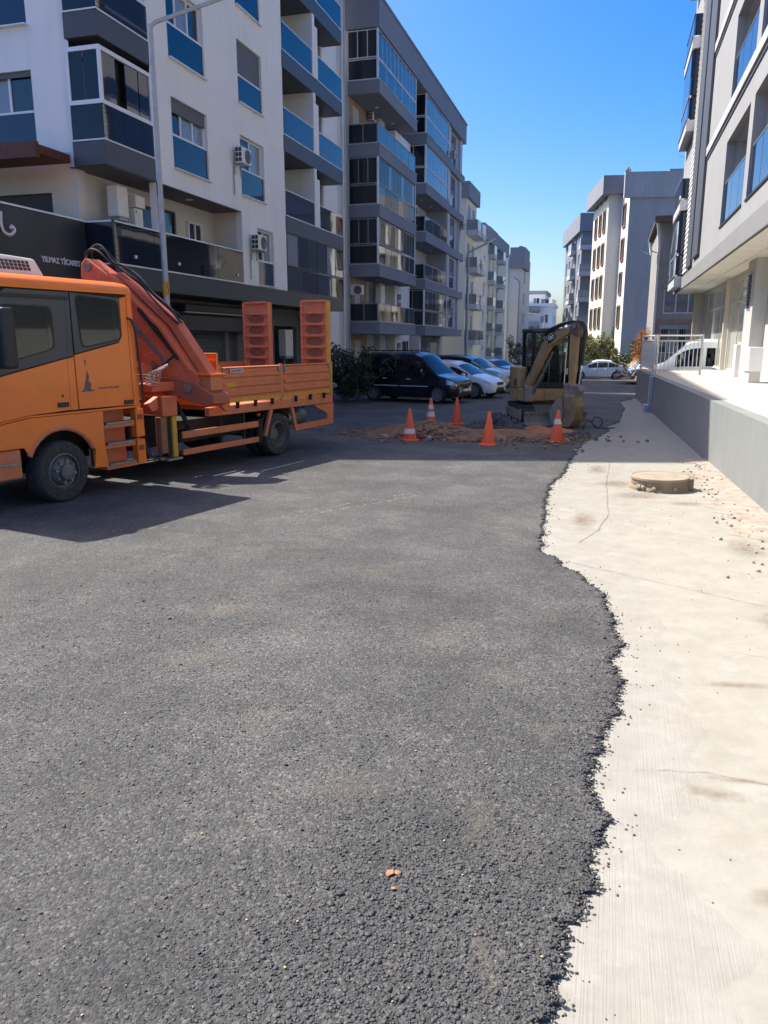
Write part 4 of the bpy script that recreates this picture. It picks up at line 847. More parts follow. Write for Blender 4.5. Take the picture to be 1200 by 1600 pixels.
t = thing('plinth_block', 'tall thin white slab standing by the grey shop pier', 'slab', (3.75, 26.3, 1.1)); box_obj('slab', SH, 25.3, 25.75, 1.108, 2.05, .12, .42, LAMPW, t, bevel=.01)
t = thing('plinth_block', 'white box with grey underside on the terrace beside the shop pier', 'box', (3.6, 22.0, 1.1)); box_obj('upper_box', SH, 21.6, 22.4, 1.4, 2.0, .30, .62, LAMPW, t, bevel=.01); box_obj('lower_box', SH, 21.65, 22.35, 1.108, 1.398, .31, .58, SHW, t)
# ------------------------------------------------------------------ terrace, its wall and railing
TW_ = thing('terrace_wall', 'long grey plastered terrace wall along the pale pavement', 'wall', (1.5, 20, 0)); PLAS = mat('grey_plaster', (.225, .237, .228), .9, 0, .07, 1.3, bump=.18, bscale=25, streak=.22, dirtcol=(.36, .36, .33))
b = MB()
def wseg(mb, y0, y1, t0, t1, z0, z1): mb.hexa([(wall_x(y0) + t0, y0, z0), (wall_x(y0) + t1, y0, z0), (wall_x(y1) + t1, y1, z0), (wall_x(y1) + t0, y1, z0), (wall_x(y0) + t0, y0, z1), (wall_x(y0) + t1, y0, z1), (wall_x(y1) + t1, y1, z1), (wall_x(y1) + t0, y1, z1)])
wseg(b, -2, 31.5, 0, .22, -.05, 1.1); b.build('wall_body', PLAS, TW_)
b = MB(); wseg(b, 25.2, 25.5, -.1, -.002, 0, 1.09); b.build('pilaster', LGREY, TW_)
b = MB(); wseg(b, 25.15, 25.75, -.22, -.102, 0, .22); b.build('pilaster_foot', LGREY, TW_)
b = MB(); b.box(1.1, 16, 31.5, 31.7, -.3, 1.1); b.build('end_wall', PLAS, TW_)
b = MB(); TERR = mat('terrace_screed', (.50, .455, .385), .9, 0, .06, 1.0, bump=.15, bscale=20, dirt=.15, dirtcol=(.4, .35, .29))
b.hexa([(wall_x(-2) + .22, -2, 1.0), (16, -2, 1.0), (16, 31.5, 1.0), (wall_x(31.5) + .22, 31.5, 1.0), (wall_x(-2) + .22, -2, 1.104), (16, -2, 1.104), (16, 31.5, 1.104), (wall_x(31.5) + .22, 31.5, 1.104)]); struct(b.build('terrace', TERR))
RL = thing('railing', 'grey steel railing with upright bars at the end of the terrace', 'railing', (1.5, 26.7, 1.1))
RST = mat('railing_steel', (.66, .63, .59), .5, .15, .1, 6)
def rail_run(p0, p1, nb):
    p0, p1 = Vector(p0), Vector(p1)
    for z in (1.25, 2.16, 2.32):
        b = MB(); b.tube([(p0.x, p0.y, z), (p1.x, p1.y, z)], .025, 6); b.build('rail', RST, RL)
    for q in (p0, p1):
        b = MB(); b.cyl((q.x, q.y, 1.105), (q.x, q.y, 2.36), .035, n=8); b.build('post', RST, RL)
    me = None
    for i in range(1, nb):
        q = p0 + (p1 - p0) * (i / nb)
        if me is None:
            b = MB(); b.cyl((q.x, q.y, 1.26), (q.x, q.y, 2.15), .012, n=6); o = b.build('bar', RST, RL); me = o; base = q
        else:
            o = me.copy(); COL.objects.link(o); o.location = (q - base).to_3d()
rail_run((wall_x(31.3) + .12, 31.3), (wall_x(26.75) + .12, 26.75), 28); rail_run((wall_x(26.75) + .2, 26.7), (2.78, 26.7), 11)
# ------------------------------------------------------------------ raised manhole
MH = thing('manhole', 'raised round concrete manhole ring with flat cover on the pavement', 'manhole', (.82, 12.0, 0))
RINGM = mat('muddy_concrete', (.27, .20, .135), .95, 0, .25, 7, bump=.6, bscale=18, dirt=.5, dirtcol=(.33, .27, .2)); COVM = mat('cover_concrete', (.33, .27, .20), .9, 0, .18, 6, bump=.4, bscale=25)
b = MB(); b.lathe([(0, .0), (.43, .0), (.42, .04), (.395, .06), (.40, .13), (.405, .15), (0, .15)], (.82, 12.0, 0), 'z', 40, sm=False)
b.v = [(x + random.uniform(-.006, .006), y + random.uniform(-.006, .006), z) for x, y, z in b.v]; b.build('ring', RINGM, MH)
b = MB(); b.lathe([(0, .151), (.415, .151), (.42, .165), (.415, .19), (.40, .195), (.39, .188), (0, .188)], (.82, 12.0, 0), 'z', 48); b.build('cover', COVM, MH)
b = MB(); b.box(1.18, 1.29, 11.87, 12.06, 0.0, .185); b.build('lug', RINGM, MH, bevel=.015)
b = MB()
for a, r_ in ((3.9, .05), (4.1, .04), (4.5, .035), (5.2, .04)): b.rock((.82 + .42 * math.cos(a), 12 + .42 * math.sin(a), .06), r_, .8)
b.build('mortar_lump', COVM, MH, kind='stuff')

# ------------------------------------------------------------------ traffic cones
def cone(label, x, y, rz, body, bands, tilt=0):
    t = thing('traffic_cone', label, 'traffic cone', (x, y, .022), rz, 'traffic cones round the dug up road'); H_ = .70
    def rad(z): return .145 - (.145 - .026) * (z - .05) / (H_ - .05)
    b = MB(); b.lathe([(.0, H_), (.018, H_), (.026, H_ - .008), (rad(.05), .05), (.155, .045), (.16, .0451)], (0, 0, 0), 'z', 28); b.build('cone_body', body, t, local=True)
    b = MB(); b.lathe([(.155, .046), (.20, .028), (.205, .012), (.20, 0), (.0, 0)], (0, 0, 0), 'z', 28); b.build('base', body, t, local=True)
    for z0, z1 in bands:
        b = MB(); b.lathe([(rad(z0) + .002, z0), (rad(z1) + .002, z1)], (0, 0, 0), 'z', 28); b.build('reflective_band', REFL, t, local=True)
    t.rotation_euler = (tilt, 0, rz); return t
cone('dusty cone with one worn low band standing before the mound of earth', -4.11, 16.27, .4, CONE, [(.16, .27)])
cone('clean bright orange cone without bands, centre of the front row', -2.34, 16.01, 1.2, CONEB, [])
cone('dusty cone with a white upper band beside the excavator bucket', -.99, 16.83, 2, CONE, [(.40, .51)])
cone('cone with two white bands behind the mound of earth', -4.39, 19.59, .3, CONEB, [(.42, .52), (.22, .34)])
cone('plain dull orange cone standing behind the broken asphalt', -3.76, 19.9, 1.9, CONE, [])

# ------------------------------------------------------------------ dug-up earth and broken asphalt
EARTH = mat('dug_earth', (.21, .11, .06), .95, 0, .3, 3, bump=.9, bscale=14, dirt=.5, dirtcol=(.33, .21, .13)); CHUNK = mat('broken_asphalt', (.06, .06, .065), .9, 0, .35, 9, bump=.6, bscale=30, dirt=.3, dirtcol=(.12, .1, .08))
def mound(name, cx, cy, ax, ay, h, material, label, seed, rough=.35, ang=.2):
    n = 46; vs = []; fs = []; r_ = random.Random(seed); ph = [r_.uniform(0, 6) for _ in range(8)]
    for i in range(n):
        for j in range(n):
            u, v = i / (n - 1) * 2 - 1, j / (n - 1) * 2 - 1; d = math.hypot(u, v)
            nz = .5 * math.sin(u * 4 + ph[0]) * math.cos(v * 5 + ph[1]) + .3 * math.sin(u * 9 + ph[2] + v * 4) + .25 * math.sin(v * 13 + ph[3]) * math.sin(u * 15 + ph[4]) + .35 * r_.uniform(-1, 1)
            e = max(0, 1 - d * (1 + .18 * math.sin(math.atan2(v, u) * 3 + ph[5]))); z = h * (e ** .8) * (1 + rough * nz) - .02 * (e <= 0)
            x = u * ax; y = v * ay; vs.append((cx + x * math.cos(ang) - y * math.sin(ang), cy + x * math.sin(ang) + y * math.cos(ang), .012 + max(z, -.02)))
    fs = [(i * n + j, (i + 1) * n + j, (i + 1) * n + j + 1, i * n + j + 1) for i in range(n - 1) for j in range(n - 1)]
    b = MB(); b.add(vs, fs, 0, True); return stuff(b.build(name, material, sharp=60), label)
mound('earth_mound', -3.95, 17.4, 1.4, .9, .33, EARTH, 'brown mound of dug up earth between the cones', 3)
mound('earth_mound', -2.4, 17.5, 1.7, .85, .20, EARTH, 'low spread of reddish earth before the broken asphalt', 5)
mound('earth_mound', -1.5, 18.3, 1.0, .6, .2, mat('red_earth', (.33, .145, .065), .95, 0, .3, 4, bump=.9, bscale=14), 'reddish earth pushed up before the excavator blade', 6)
mound('asphalt_heap', -2.5, 18.5, 1.05, .5, .34, CHUNK, 'dark heap of broken asphalt behind the clean cone', 8, .6)
b = MB(); r_ = random.Random(4)
for i in range(330):
    a = r_.random(); x = -3.5 + 3.1 * r_.random(); y = 18.45 + r_.gauss(0, .25) - .12 * (x + 2); s_ = r_.uniform(.03, .11); hh = .29 * math.exp(-((x + 2.45) / .7) ** 2 - ((y - 18.5) / .4) ** 2)
    b.rock((x, y, .03 + hh * r_.uniform(.8, 1.05)), s_, .7)
stuff(b.build('asphalt_chunks', CHUNK), 'broken black asphalt chunks in front of the excavator')
b = MB()
for i in range(900):
    x = -4.1 + r_.gauss(0, .95); y = 17.3 + r_.gauss(0, .5); d = math.hypot((x + 3.95) / 1.35, (y - 17.4) / .95); hh = .30 * max(0, 1 - d) ** .8
    b.rock((x, y, .03 + hh), r_.uniform(.015, .075), .75)
for i in range(420): b.rock((-2.2 + r_.gauss(0, 1.0), 17.2 + r_.gauss(0, .45), .08), r_.uniform(.012, .05), .7)
stuff(b.build('earth_clods', mat('earth_clod', (.22, .135, .085), .95, 0, .35, 8, bump=.5, bscale=25)), 'brown clods and stones on the dug up earth')
b = MB()
for (x, y, s_) in ((-4.75, 16.55, .10), (-3.75, 16.6, .11), (-3.62, 16.75, .09), (-3.0, 17.4, .13), (-.78, 16.95, .10), (-.7, 17.3, .07), (-.55, 15.5, .06), (-.42, 15.6, .05), (-.2, 17.6, .06)): b.rock((x, y, .04), s_, .7)
stuff(b.build('loose_stones', mat('grey_stone', (.26, .245, .22), .9, 0, .25, 9, bump=.4)), 'grey loose stones lying round the excavation')
t = thing('hose', 'thin black hose coiled on the ground beside the excavator bucket', 'hose', (-.3, 20, .02))
b = MB(); b.tube([(-.55, 19.5, .04), (-.52, 19.8, .12), (-.45, 20.05, .22), (-.34, 20.1, .16), (-.28, 20.0, .05), (-.16, 19.95, .04), (-.08, 20.08, .14), (-.14, 20.25, .26), (-.28, 20.25, .28), (-.36, 20.15, .14), (-.2, 19.95, .035), (.05, 19.9, .03), (.2, 20.05, .03)], .014, 6); b.build('hose_line', BLACKR, t)

# ------------------------------------------------------------------ street lamps
def street_lamp(label, x, y, z0, h, arm, dz, sticker=False, r0=.085):
    t = thing('street_lamp', label, 'street lamp', (x, y, z0), 0, 'street lamps along the left kerb')
    b = MB(); b.cyl((0, 0, 0), (0, 0, h), r0, r0 * .55, 12); b.build('post', GALV, t, local=True)
    b = MB(); b.lathe([(r0 * 2.2, 0), (r0 * 2.2, .02), (r0 * 1.2, .03), (r0 * 1.1, .3)], (0, 0, 0), 'z', 12); b.build('base_plate', GALV, t, local=True)
    b = MB(); b.tube([(0, 0, h - .05), (arm[0] * .06, arm[1] * .06, h + .05), (arm[0], arm[1], h + dz)], r0 * .5, 8); b.build('arm', GALV, t, local=True)
    d = Vector((arm[0], arm[1], dz)).normalized(); p = Vector((arm[0], arm[1], h + dz)); s_ = d.cross(Vector((0, 0, 1))).normalized(); b = MB(); u_ = s_.cross(d)
    q = [p - d * .05, p + d * .55]; b.hexa([q[0] - s_ * .09 - u_ * .05, q[1] - s_ * .13 - u_ * .04, q[1] + s_ * .13 - u_ * .04, q[0] + s_ * .09 - u_ * .05, q[0] - s_ * .07 + u_ * .05, q[1] - s_ * .09 + u_ * .03, q[1] + s_ * .09 + u_ * .03, q[0] + s_ * .07 + u_ * .05]); b.build('lamp_head', LAMPW, t, local=True, bevel=.015)
    if sticker:
        b = MB(); b.cyl((0, 0, 3.18), (0, 0, 3.5), r0 * .93, r0 * .92, 12, caps=False); st = b.build('sticker', YELLOW, t, local=True)
        b = MB(); b.tube([(.082, -.03, 3.45), (.07, -.05, 3.36), (.088, -.01, 3.34), (.078, -.035, 3.24)], .006, 5); b.build('bolt_mark', BLACKP, st, local=True)
    return t
street_lamp('tall galvanised street lamp with a yellow sticker before the white building', -10.0, 16.4, 0, 8.85, (1.55, .9, 0), .75, True)
street_lamp('street lamp behind the parked cars before the grey building', -8.92, 50, -.39, 7.94, (1.2, .2, 0), .6, r0=.12)
street_lamp('far street lamp before the pale end block', -9.75, 86, -1.05, 9.4, (-.6, .2, 0), .47, r0=.14)
street_lamp('smallest farthest street lamp between the row and the excavator', -9.3, 115, -1.6, 7.2, (-2.5, 0, 0), .5, r0=.16)

# ------------------------------------------------------------------ plants
LEAFD = mat('dark_leaf', (.030, .050, .022), .5, 0, .45, 3); LEAFY = mat('yellow_green_leaf', (.16, .17, .045), .6, 0, .45, 3); LEAFG = mat('mid_green_leaf', (.055, .105, .03), .55, 0, .4, 3); DRYL = mat('dry_orange_twig', (.42, .17, .06), .8, 0, .4, 4); BARK = mat('bark', (.10, .075, .05), .9, 0, .25, 9); LEAFP = mat('grey_green_leaf', (.10, .12, .08), .6, 0, .4, 4)
def plant(name, label, cat, x, y, z, w, d, h, n, ls, m, stems, group=None, lo=.12, twig=False):
    t = thing(name, label, cat, (x, y, z), 0, group); r_ = random.Random(int(x * 97 + y * 31)); b = MB()
    cl = [(r_.gauss(0, .30) * w, r_.gauss(0, .30) * d, h * r_.uniform(lo + .1, .92), r_.uniform(.16, .30)) for _ in range(max(7, n // 130))]
    for i in range(n):
        c = cl[i % len(cl)]; v = Vector((r_.gauss(0, 1), r_.gauss(0, 1), r_.gauss(0, 1))).normalized() * r_.random() ** .4
        p = Vector((c[0] + v.x * c[3] * w, c[1] + v.y * c[3] * d, max(.03, c[2] + v.z * c[3] * h * .7)))
        a = Vector((r_.gauss(0, 1), r_.gauss(0, 1), r_.gauss(.2, .7))).normalized(); e = a.orthogonal().normalized(); e = Matrix.Rotation(r_.uniform(0, 6.28), 3, a) @ e; f_ = a.cross(e); s_ = ls * r_.uniform(.6, 1.3); wd = .1 if twig else .42
        b.add([p - e * s_, p + f_ * s_ * wd + a * s_ * .12, p + e * s_, p - f_ * s_ * wd + a * s_ * .12], [(0, 1, 2, 3)])
    b.build('crown', m, t, local=True)
    b = MB()
    for i in range(stems):
        c = cl[i % len(cl)]; b.tube([(c[0] * .15, c[1] * .15, 0), (c[0] * .5, c[1] * .5, c[2] * .5), (c[0], c[1], c[2])], max(.012, h * .008), 5)
    b.build('trunk', BARK, t, local=True); return t
plant('bush', 'dark evergreen bush between the truck tail and the black van', 'bush', -9.0, 26.4, 0, 1.7, 1.5, 2.0, 5200, .065, LEAFD, 10)
plant('bush', 'grey green bush behind the black van under the first floor balcony', 'bush', -9.6, 33.0, 0, 1.4, 1.2, 1.5, 1500, .07, LEAFD, 6)
for i, (x, y, h, m, lab) in enumerate([(-9.6, 78, 3.6, LEAFP, 'thin grey green sapling nearest the white block'), (-9.0, 82, 3.0, LEAFP, 'low leafy sapling before the pale end block'), (-8.2, 84, 2.6, LEAFP, 'small sapling beside the far street lamp')]): plant('sapling', lab, 'sapling', x, y, gz(y), 1.7, 1.4, h, 420, .13, m, 7, 'saplings at the foot of the end blocks')
plant('tree', 'yellow green bushy tree left of the white sedan roof', 'tree', -2.1, 66.5, -.85, 2.3, 2.0, 4.0, 2300, .12, LEAFY, 9, 'trees behind the white sedan')
plant('tree', 'sparse tall yellowish tree behind the middle of the white sedan', 'tree', -.6, 67.0, -.85, 2.0, 1.8, 4.6, 1500, .12, LEAFY, 9, 'trees behind the white sedan')
plant('tree', 'low yellow green shrub against the gable wall corner', 'shrub', .5, 62.8, -.8, 1.6, 1.4, 2.4, 1300, .11, LEAFY, 7, 'trees behind the white sedan')
plant('shrub', 'green leafy shrub on the rubble bank by the gable wall', 'shrub', 1.6, 52, 0.1, 1.3, 1.2, 2.0, 1700, .09, LEAFG, 7)
plant('dry_bush', 'dry orange bush on top of the rubble bank', 'bush', 1.75, 48.2, .8, 1.0, 1.0, 2.0, 2200, .10, DRYL, 12, twig=True)
plant('tree', 'pale green tree seen through the excavator cab glass', 'tree', -6.5, 88, -1.3, 4.2, 3, 5.2, 2300, .17, LEAFP, 9)
mound('rubble_bank', 2.0, 49.8, 1.2, 3.2, 1.5, mat('rubble_earth', (.36, .27, .18), .95, 0, .35, 2.5, bump=.9, bscale=9), 'pale rubble bank at the end of the terrace wall', 12, .5, 0)
b = MB(); r_ = random.Random(9)
for i in range(140): b.rock((1.6 + r_.gauss(0, .5), 49 + r_.gauss(0, 1.6), .1 + .7 * r_.random()), r_.uniform(.04, .16), .8)
stuff(b.build('rubble_stones', mat('rubble_stone', (.42, .35, .28), .9, 0, .3, 6)), 'broken stones on the rubble bank')
t = thing('tarp', 'bright blue plastic sheet on the rubble beside the white sedan', 'tarp', (1.1, 50, .3)); b = MB(); n = 8
vs = [(1.0 + .75 * i / n + .05 * math.sin(j), 47.5 + .5 * j / n, .25 + .38 * (i / n) + .06 * math.sin(i * 2.1 + j) + .30 * j / n) for i in range(n + 1) for j in range(n + 1)]
b.add(vs, [(i * (n + 1) + j, (i + 1) * (n + 1) + j, (i + 1) * (n + 1) + j + 1, i * (n + 1) + j + 1) for i in range(n) for j in range(n)], 0, True); b.build('sheet', mat('blue_plastic', (.03, .25, .62), .35, 0, .1), t)
t = thing('garden_wall', 'low pale yellow wall behind the white sedan', 'wall', (0, 63, -.8)); b = MB(); b.box(-3.2, .8, 63.0, 63.2, -.9, .55); b.build('wall_body', mat('pale_yellow_wall', (.5, .46, .33), .9, 0, .1, 2), t); b = MB(); b.box(-3.25, .85, 62.95, 63.25, .552, .62); b.build('coping', LGREY, t)

# ================================================================== orange crane truck
TK = thing('crane_truck', 'orange crew cab truck with folded crane and raised loading ramps, facing the camera', 'truck', (-8.0743, 8.7387, .022), R(-102.304))
TL = dict(local=True)
b = MB(); b.box(-1.49, 1.2, -1.095, 1.095, 1.175, 2.79); b.build('cab_shell', CHASS, TK, **TL)
b = MB(); sec = [(1.118, 2.775), (1.118, 2.83), (1.09, 2.88), (1.02, 2.92), (.85, 2.955), (.4, 2.975)]; sec = sec + [(-y, z) for y, z in reversed(sec)]
xs = [(-1.53, .93, -.05), (-1.52, .985, -.012), (-1.47, 1, 0), (.9, 1, .01), (1.15, .97, -.03), (1.3, .9, -.12)]; n = len(sec)
vs = [(x, y * s_, 2.775 + (z - 2.775) * (1 + dz * 4)) for x, s_, dz in xs for y, z in sec]
b.add(vs, [(i * n + j, i * n + (j + 1) % n, (i + 1) * n + (j + 1) % n, (i + 1) * n + j) for i in range(len(xs) - 1) for j in range(n)] + [tuple(range(n)), tuple(range(len(vs) - n, len(vs)))], 0, True); b.build('roof', ORANGE, TK, sharp=60, **TL)
def rounded(P, r=.06, k=4):
    out = []; n = len(P)
    for i in range(n):
        p = Vector(P[i]); a = (Vector(P[i - 1]) - p); c = (Vector(P[(i + 1) % n]) - p); ra = min(r, a.length * .45, c.length * .45); a.normalize(); c.normalize(); s0, s1 = p + a * ra, p + c * ra
        for j in range(k + 1):
            t = j / k; q = s0 * (1 - t) ** 2 + p * 2 * t * (1 - t) + s1 * t * t; out.append((q.x, q.y))
    return out
def panel(name, P, m, y0=1.096, y1=1.12, parent=TK, both=True, bevel=.006, r=0):
    if r: P = rounded(P, r)
    o = None
    for s_ in ((1, -1) if both else (1,)):
        b = MB(); b.prism([(x, z) for x, z in P], 'y', y0 * s_, y1 * s_)
        q = b.build(name, m, parent, bevel=bevel, **TL); o = o or q
    return o
arch = [(-.12 + .565 * math.cos(a), .435 + .565 * math.sin(a)) for a in [math.pi * (1 - i / 14) for i in range(15)]]
rd = panel('door', [(-1.42, 1.215), (-.447, 1.225), (-.437, 1.945), (-1.225, 2.105), (-1.29, 2.2), (-1.285, 2.72), (-1.40, 2.745)], ORANGE)
panel('door', [(-.303, 1.225), (.34, 1.2), (.9, 1.13), (1.0, 1.64), (.69, 1.70), (-.318, 1.905)], ORANGE)
panel('center_pillar', [(-.437, 1.22), (-.312, 1.22), (-.325, 1.90), (-.43, 1.925)], ORANGE, 1.09, 1.112)
panel('door_trim', [(-.445, 1.962), (-.44, 2.755), (-1.276, 2.72), (-1.28, 2.2), (-1.222, 2.118)], CABGREY)
panel('door_trim', [(-.325, 1.92), (.69, 1.715), (1.0, 1.655), (.9, 2.2), (.72, 2.62), (.5, 2.755), (-.36, 2.755)], CABGREY)
panel('pillar_trim', [(-.43, 1.935), (-.332, 1.915), (-.368, 2.76), (-.432, 2.76)], CABGREY, 1.09, 1.11)
panel('rain_gutter', [(-.40, 2.66), (.62, 2.66), (.62, 2.70), (-.40, 2.70)], BLACKP, 1.121, 1.14)
for P in ([(-.505, 2.735), (-1.255, 2.695), (-1.275, 2.15), (-.56, 2.03)], [(-.135, 2.57), (.62, 2.57), (.82, 2.1), (.80, 1.84), (.6, 1.86), (-.14, 2.03)]):
    w_ = panel('window', P, BLACKR, 1.1205, 1.124, r=.09, bevel=0); c = Vector((sum(p[0] for p in P) / len(P), sum(p[1] for p in P) / len(P)))
    for s_ in (1, -1):
        b = MB(); b.prism(rounded([tuple(c + (Vector(p) - c) * .94) for p in P], .08), 'y', 1.1242 * s_, 1.1275 * s_); b.build('pane', CABGLASS, w_, **TL)
panel('rear_pillar', [(-1.43, 1.2), (-1.408, 2.77), (-1.50, 2.77), (-1.56, 1.2)], ORANGE)
panel('sill_panel', [(-1.56, 1.17), (.36, 1.17), (.9, 1.1), (.9, 1.125), (.34, 1.195), (-1.56, 1.205)], ORANGE, 1.085, 1.11)
panel('fender', [(-.84, 1.165), (.34, 1.165), (.95, 1.09), (1.0, .80), (.46, .80)] + [(x, z) for x, z in reversed(arch) if z > .62 and x > -.62] + [(-.665, .64), (-.63, .39), (-.87, .37), (-.835, .72)], ORANGE)
fl = [(x, z) for x, z in arch if z > .6]; b = MB(); b.tube([(x, 1.105, z) for x, z in fl], .035, 8); b.build('arch_lip', ORANGED, TK, **TL)
b = MB(); b.tube([(x, -1.105, z) for x, z in fl], .035, 8); b.build('arch_lip', ORANGED, TK, **TL)
# steps behind the wheel
for s_ in (1, -1):
    b = MB(); b.box(-1.45, -.84, .80 * s_, .86 * s_, .36, 1.165); b.build('step_well', ORANGED, TK, **TL)
    for z in (.965, .675, .375):
        b = MB(); b.box(-1.43, -.86, .862 * s_, 1.10 * s_, z - .055, z); st = b.build('step', ORANGED, TK, bevel=.008, **TL)
        b = MB(); b.box(-1.40, -.89, 1.02 * s_, 1.115 * s_, z + .002, z + .03); tr = b.build('tread', STEEL, st, **TL)
    for z0, z1 in ((.335, .70), (.735, 1.155)):
        b = MB(); b.prism([(-1.445, z0), (-1.445, z1), (-1.60, z1), (-1.61, z0)], 'y', 1.0 * s_, 1.118 * s_); po = b.build('step_post', ORANGE, TK, bevel=.012, **TL)
        b = MB(); b.box(-1.565, -1.475, 1.1185 * s_, 1.128 * s_, z1 - .16, z1 - .085); b.build('side_reflector', REDL, po, **TL)
    b = MB(); b.box(.50, .98, .85 * s_, 1.1 * s_, .42, .79); fs_ = b.build('front_step', ORANGED, TK, bevel=.02, **TL); b = MB(); b.box(.52, .96, 1.02 * s_, 1.12 * s_, .60, .635); b.build('tread', STEEL, fs_, **TL)
    b = MB(); b.box(-.27, -.10, 1.121 * s_, 1.142 * s_, 1.272, 1.335); b.build('door_handle', BLACKP, TK, bevel=.008, **TL)
    b = MB(); b.box(-1.40, -1.24, 1.121 * s_, 1.142 * s_, 1.235, 1.295); b.build('door_handle', BLACKP, TK, bevel=.008, **TL)
    b = MB(); b.cyl((-.19, 1.12 * s_, 1.42), (-.19, 1.127 * s_, 1.42), .017, n=12); b.build('door_lock', BLACKP, TK, **TL)
    b = MB(); b.tube([(-1.40, 1.125 * s_, 2.45), (-1.44, 1.16 * s_, 2.43), (-1.51, 1.165 * s_, 2.25), (-1.575, 1.165 * s_, 1.32), (-1.54, 1.12 * s_, 1.24)], .016, 8); b.build('grab_rail', BLACKP, TK, **TL)
    b = MB(); b.box(.62, .80, 1.20 * s_, 1.42 * s_, 1.80, 2.52); mi = b.build('mirror', BLACKP, TK, bevel=.04, **TL); b = MB(); b.tube([(.7, 1.1 * s_, 2.4), (.71, 1.3 * s_, 2.45)], .02, 6); b.build('mirror_arm', BLACKP, mi, **TL)
# worn emblem on the rear door
b = MB(); EMB = mat('worn_emblem', (.07, .075, .12), .7, 0, .35, 30, dirt=.6, dirtcol=(.5, .2, .07))
b.prism([(-.50, 1.455), (-.72, 1.455), (-.72, 1.47), (-.665, 1.475), (-.67, 1.56), (-.635, 1.60), (-.645, 1.66), (-.615, 1.74), (-.60, 1.66), (-.585, 1.60), (-.565, 1.55), (-.545, 1.475), (-.50, 1.47)], 'y', 1.1205, 1.1225); b.build('door_emblem', EMB, rd, **TL)
b = MB(); b.prism([(-.60, 1.78), (-.585, 1.86), (-.60, 1.89), (-.612, 1.86)], 'y', 1.1205, 1.1225)
for i in range(9): b.box(-.80 - i * .042, -.80 - i * .042 - .028, 1.1205, 1.122, 1.475, 1.475 + (.03 if i % 3 else .022))
b.build('worn_lettering', EMB, rd, **TL)
# cab front (towards the street end, mostly out of frame)
b = MB(); b.box(1.2, 1.24, -1.1, 1.1, .95, 2.0); b.build('front_panel', ORANGE, TK, bevel=.03, **TL); b = MB(); b.hexa([(1.24, -1.02, 1.75), (1.24, 1.02, 1.75), (1.12, 1.0, 2.75), (1.12, -1.0, 2.75), (1.26, -1.02, 1.75), (1.26, 1.02, 1.75), (1.14, 1.0, 2.75), (1.14, -1.0, 2.75)]); b.build('windscreen', CABGLASS, TK, **TL)
b = MB(); b.box(1.02, 1.36, -1.1, 1.1, .36, .94); bp_ = b.build('bumper', ORANGED, TK, bevel=.05, **TL)
for s_ in (1, -1): b = MB(); b.box(1.362, 1.38, .65 * s_, 1.0 * s_, .55, .75); b.build('headlight', HEADL, bp_, bevel=.02, **TL)
b = MB(); b.box(1.242, 1.26, -.8, .8, 1.05, 1.6); b.build('grille', BLACKP, TK, **TL)
b = MB(); b.box(-1.53, -1.495, -1.08, 1.08, 1.1, 2.78); b.build('cab_back', ORANGED, TK, bevel=.01, **TL)
# roof air conditioner
b = MB(); b.hexa([(-.62, -.5, 2.99), (.5, -.5, 2.99), (.5, .45, 2.99), (-.62, .45, 2.99), (-.55, -.42, 3.22), (.4, -.42, 3.26), (.4, .36, 3.26), (-.55, .36, 3.22)]); ra = b.build('roof_cooler', CREAM, TK, bevel=.03, **TL)
b = MB()
for i in range(14):
    x = -.42 + i * .062
    for j in range(3): b.prism([(x, 3.05 + j * .045), (x + .035, 3.05 + j * .045), (x + .045, 3.085 + j * .045), (x + .01, 3.085 + j * .045)], 'y', .41 - j * .017, .438 - j * .017)
b.build('louvres', DARKF, ra, kind='stuff', **TL); b = MB(); b.cyl((-.72, .3, 2.96), (-.72, .3, 3.0), .12, .1, 14); b.build('roof_hatch', BLACKP, TK, **TL)
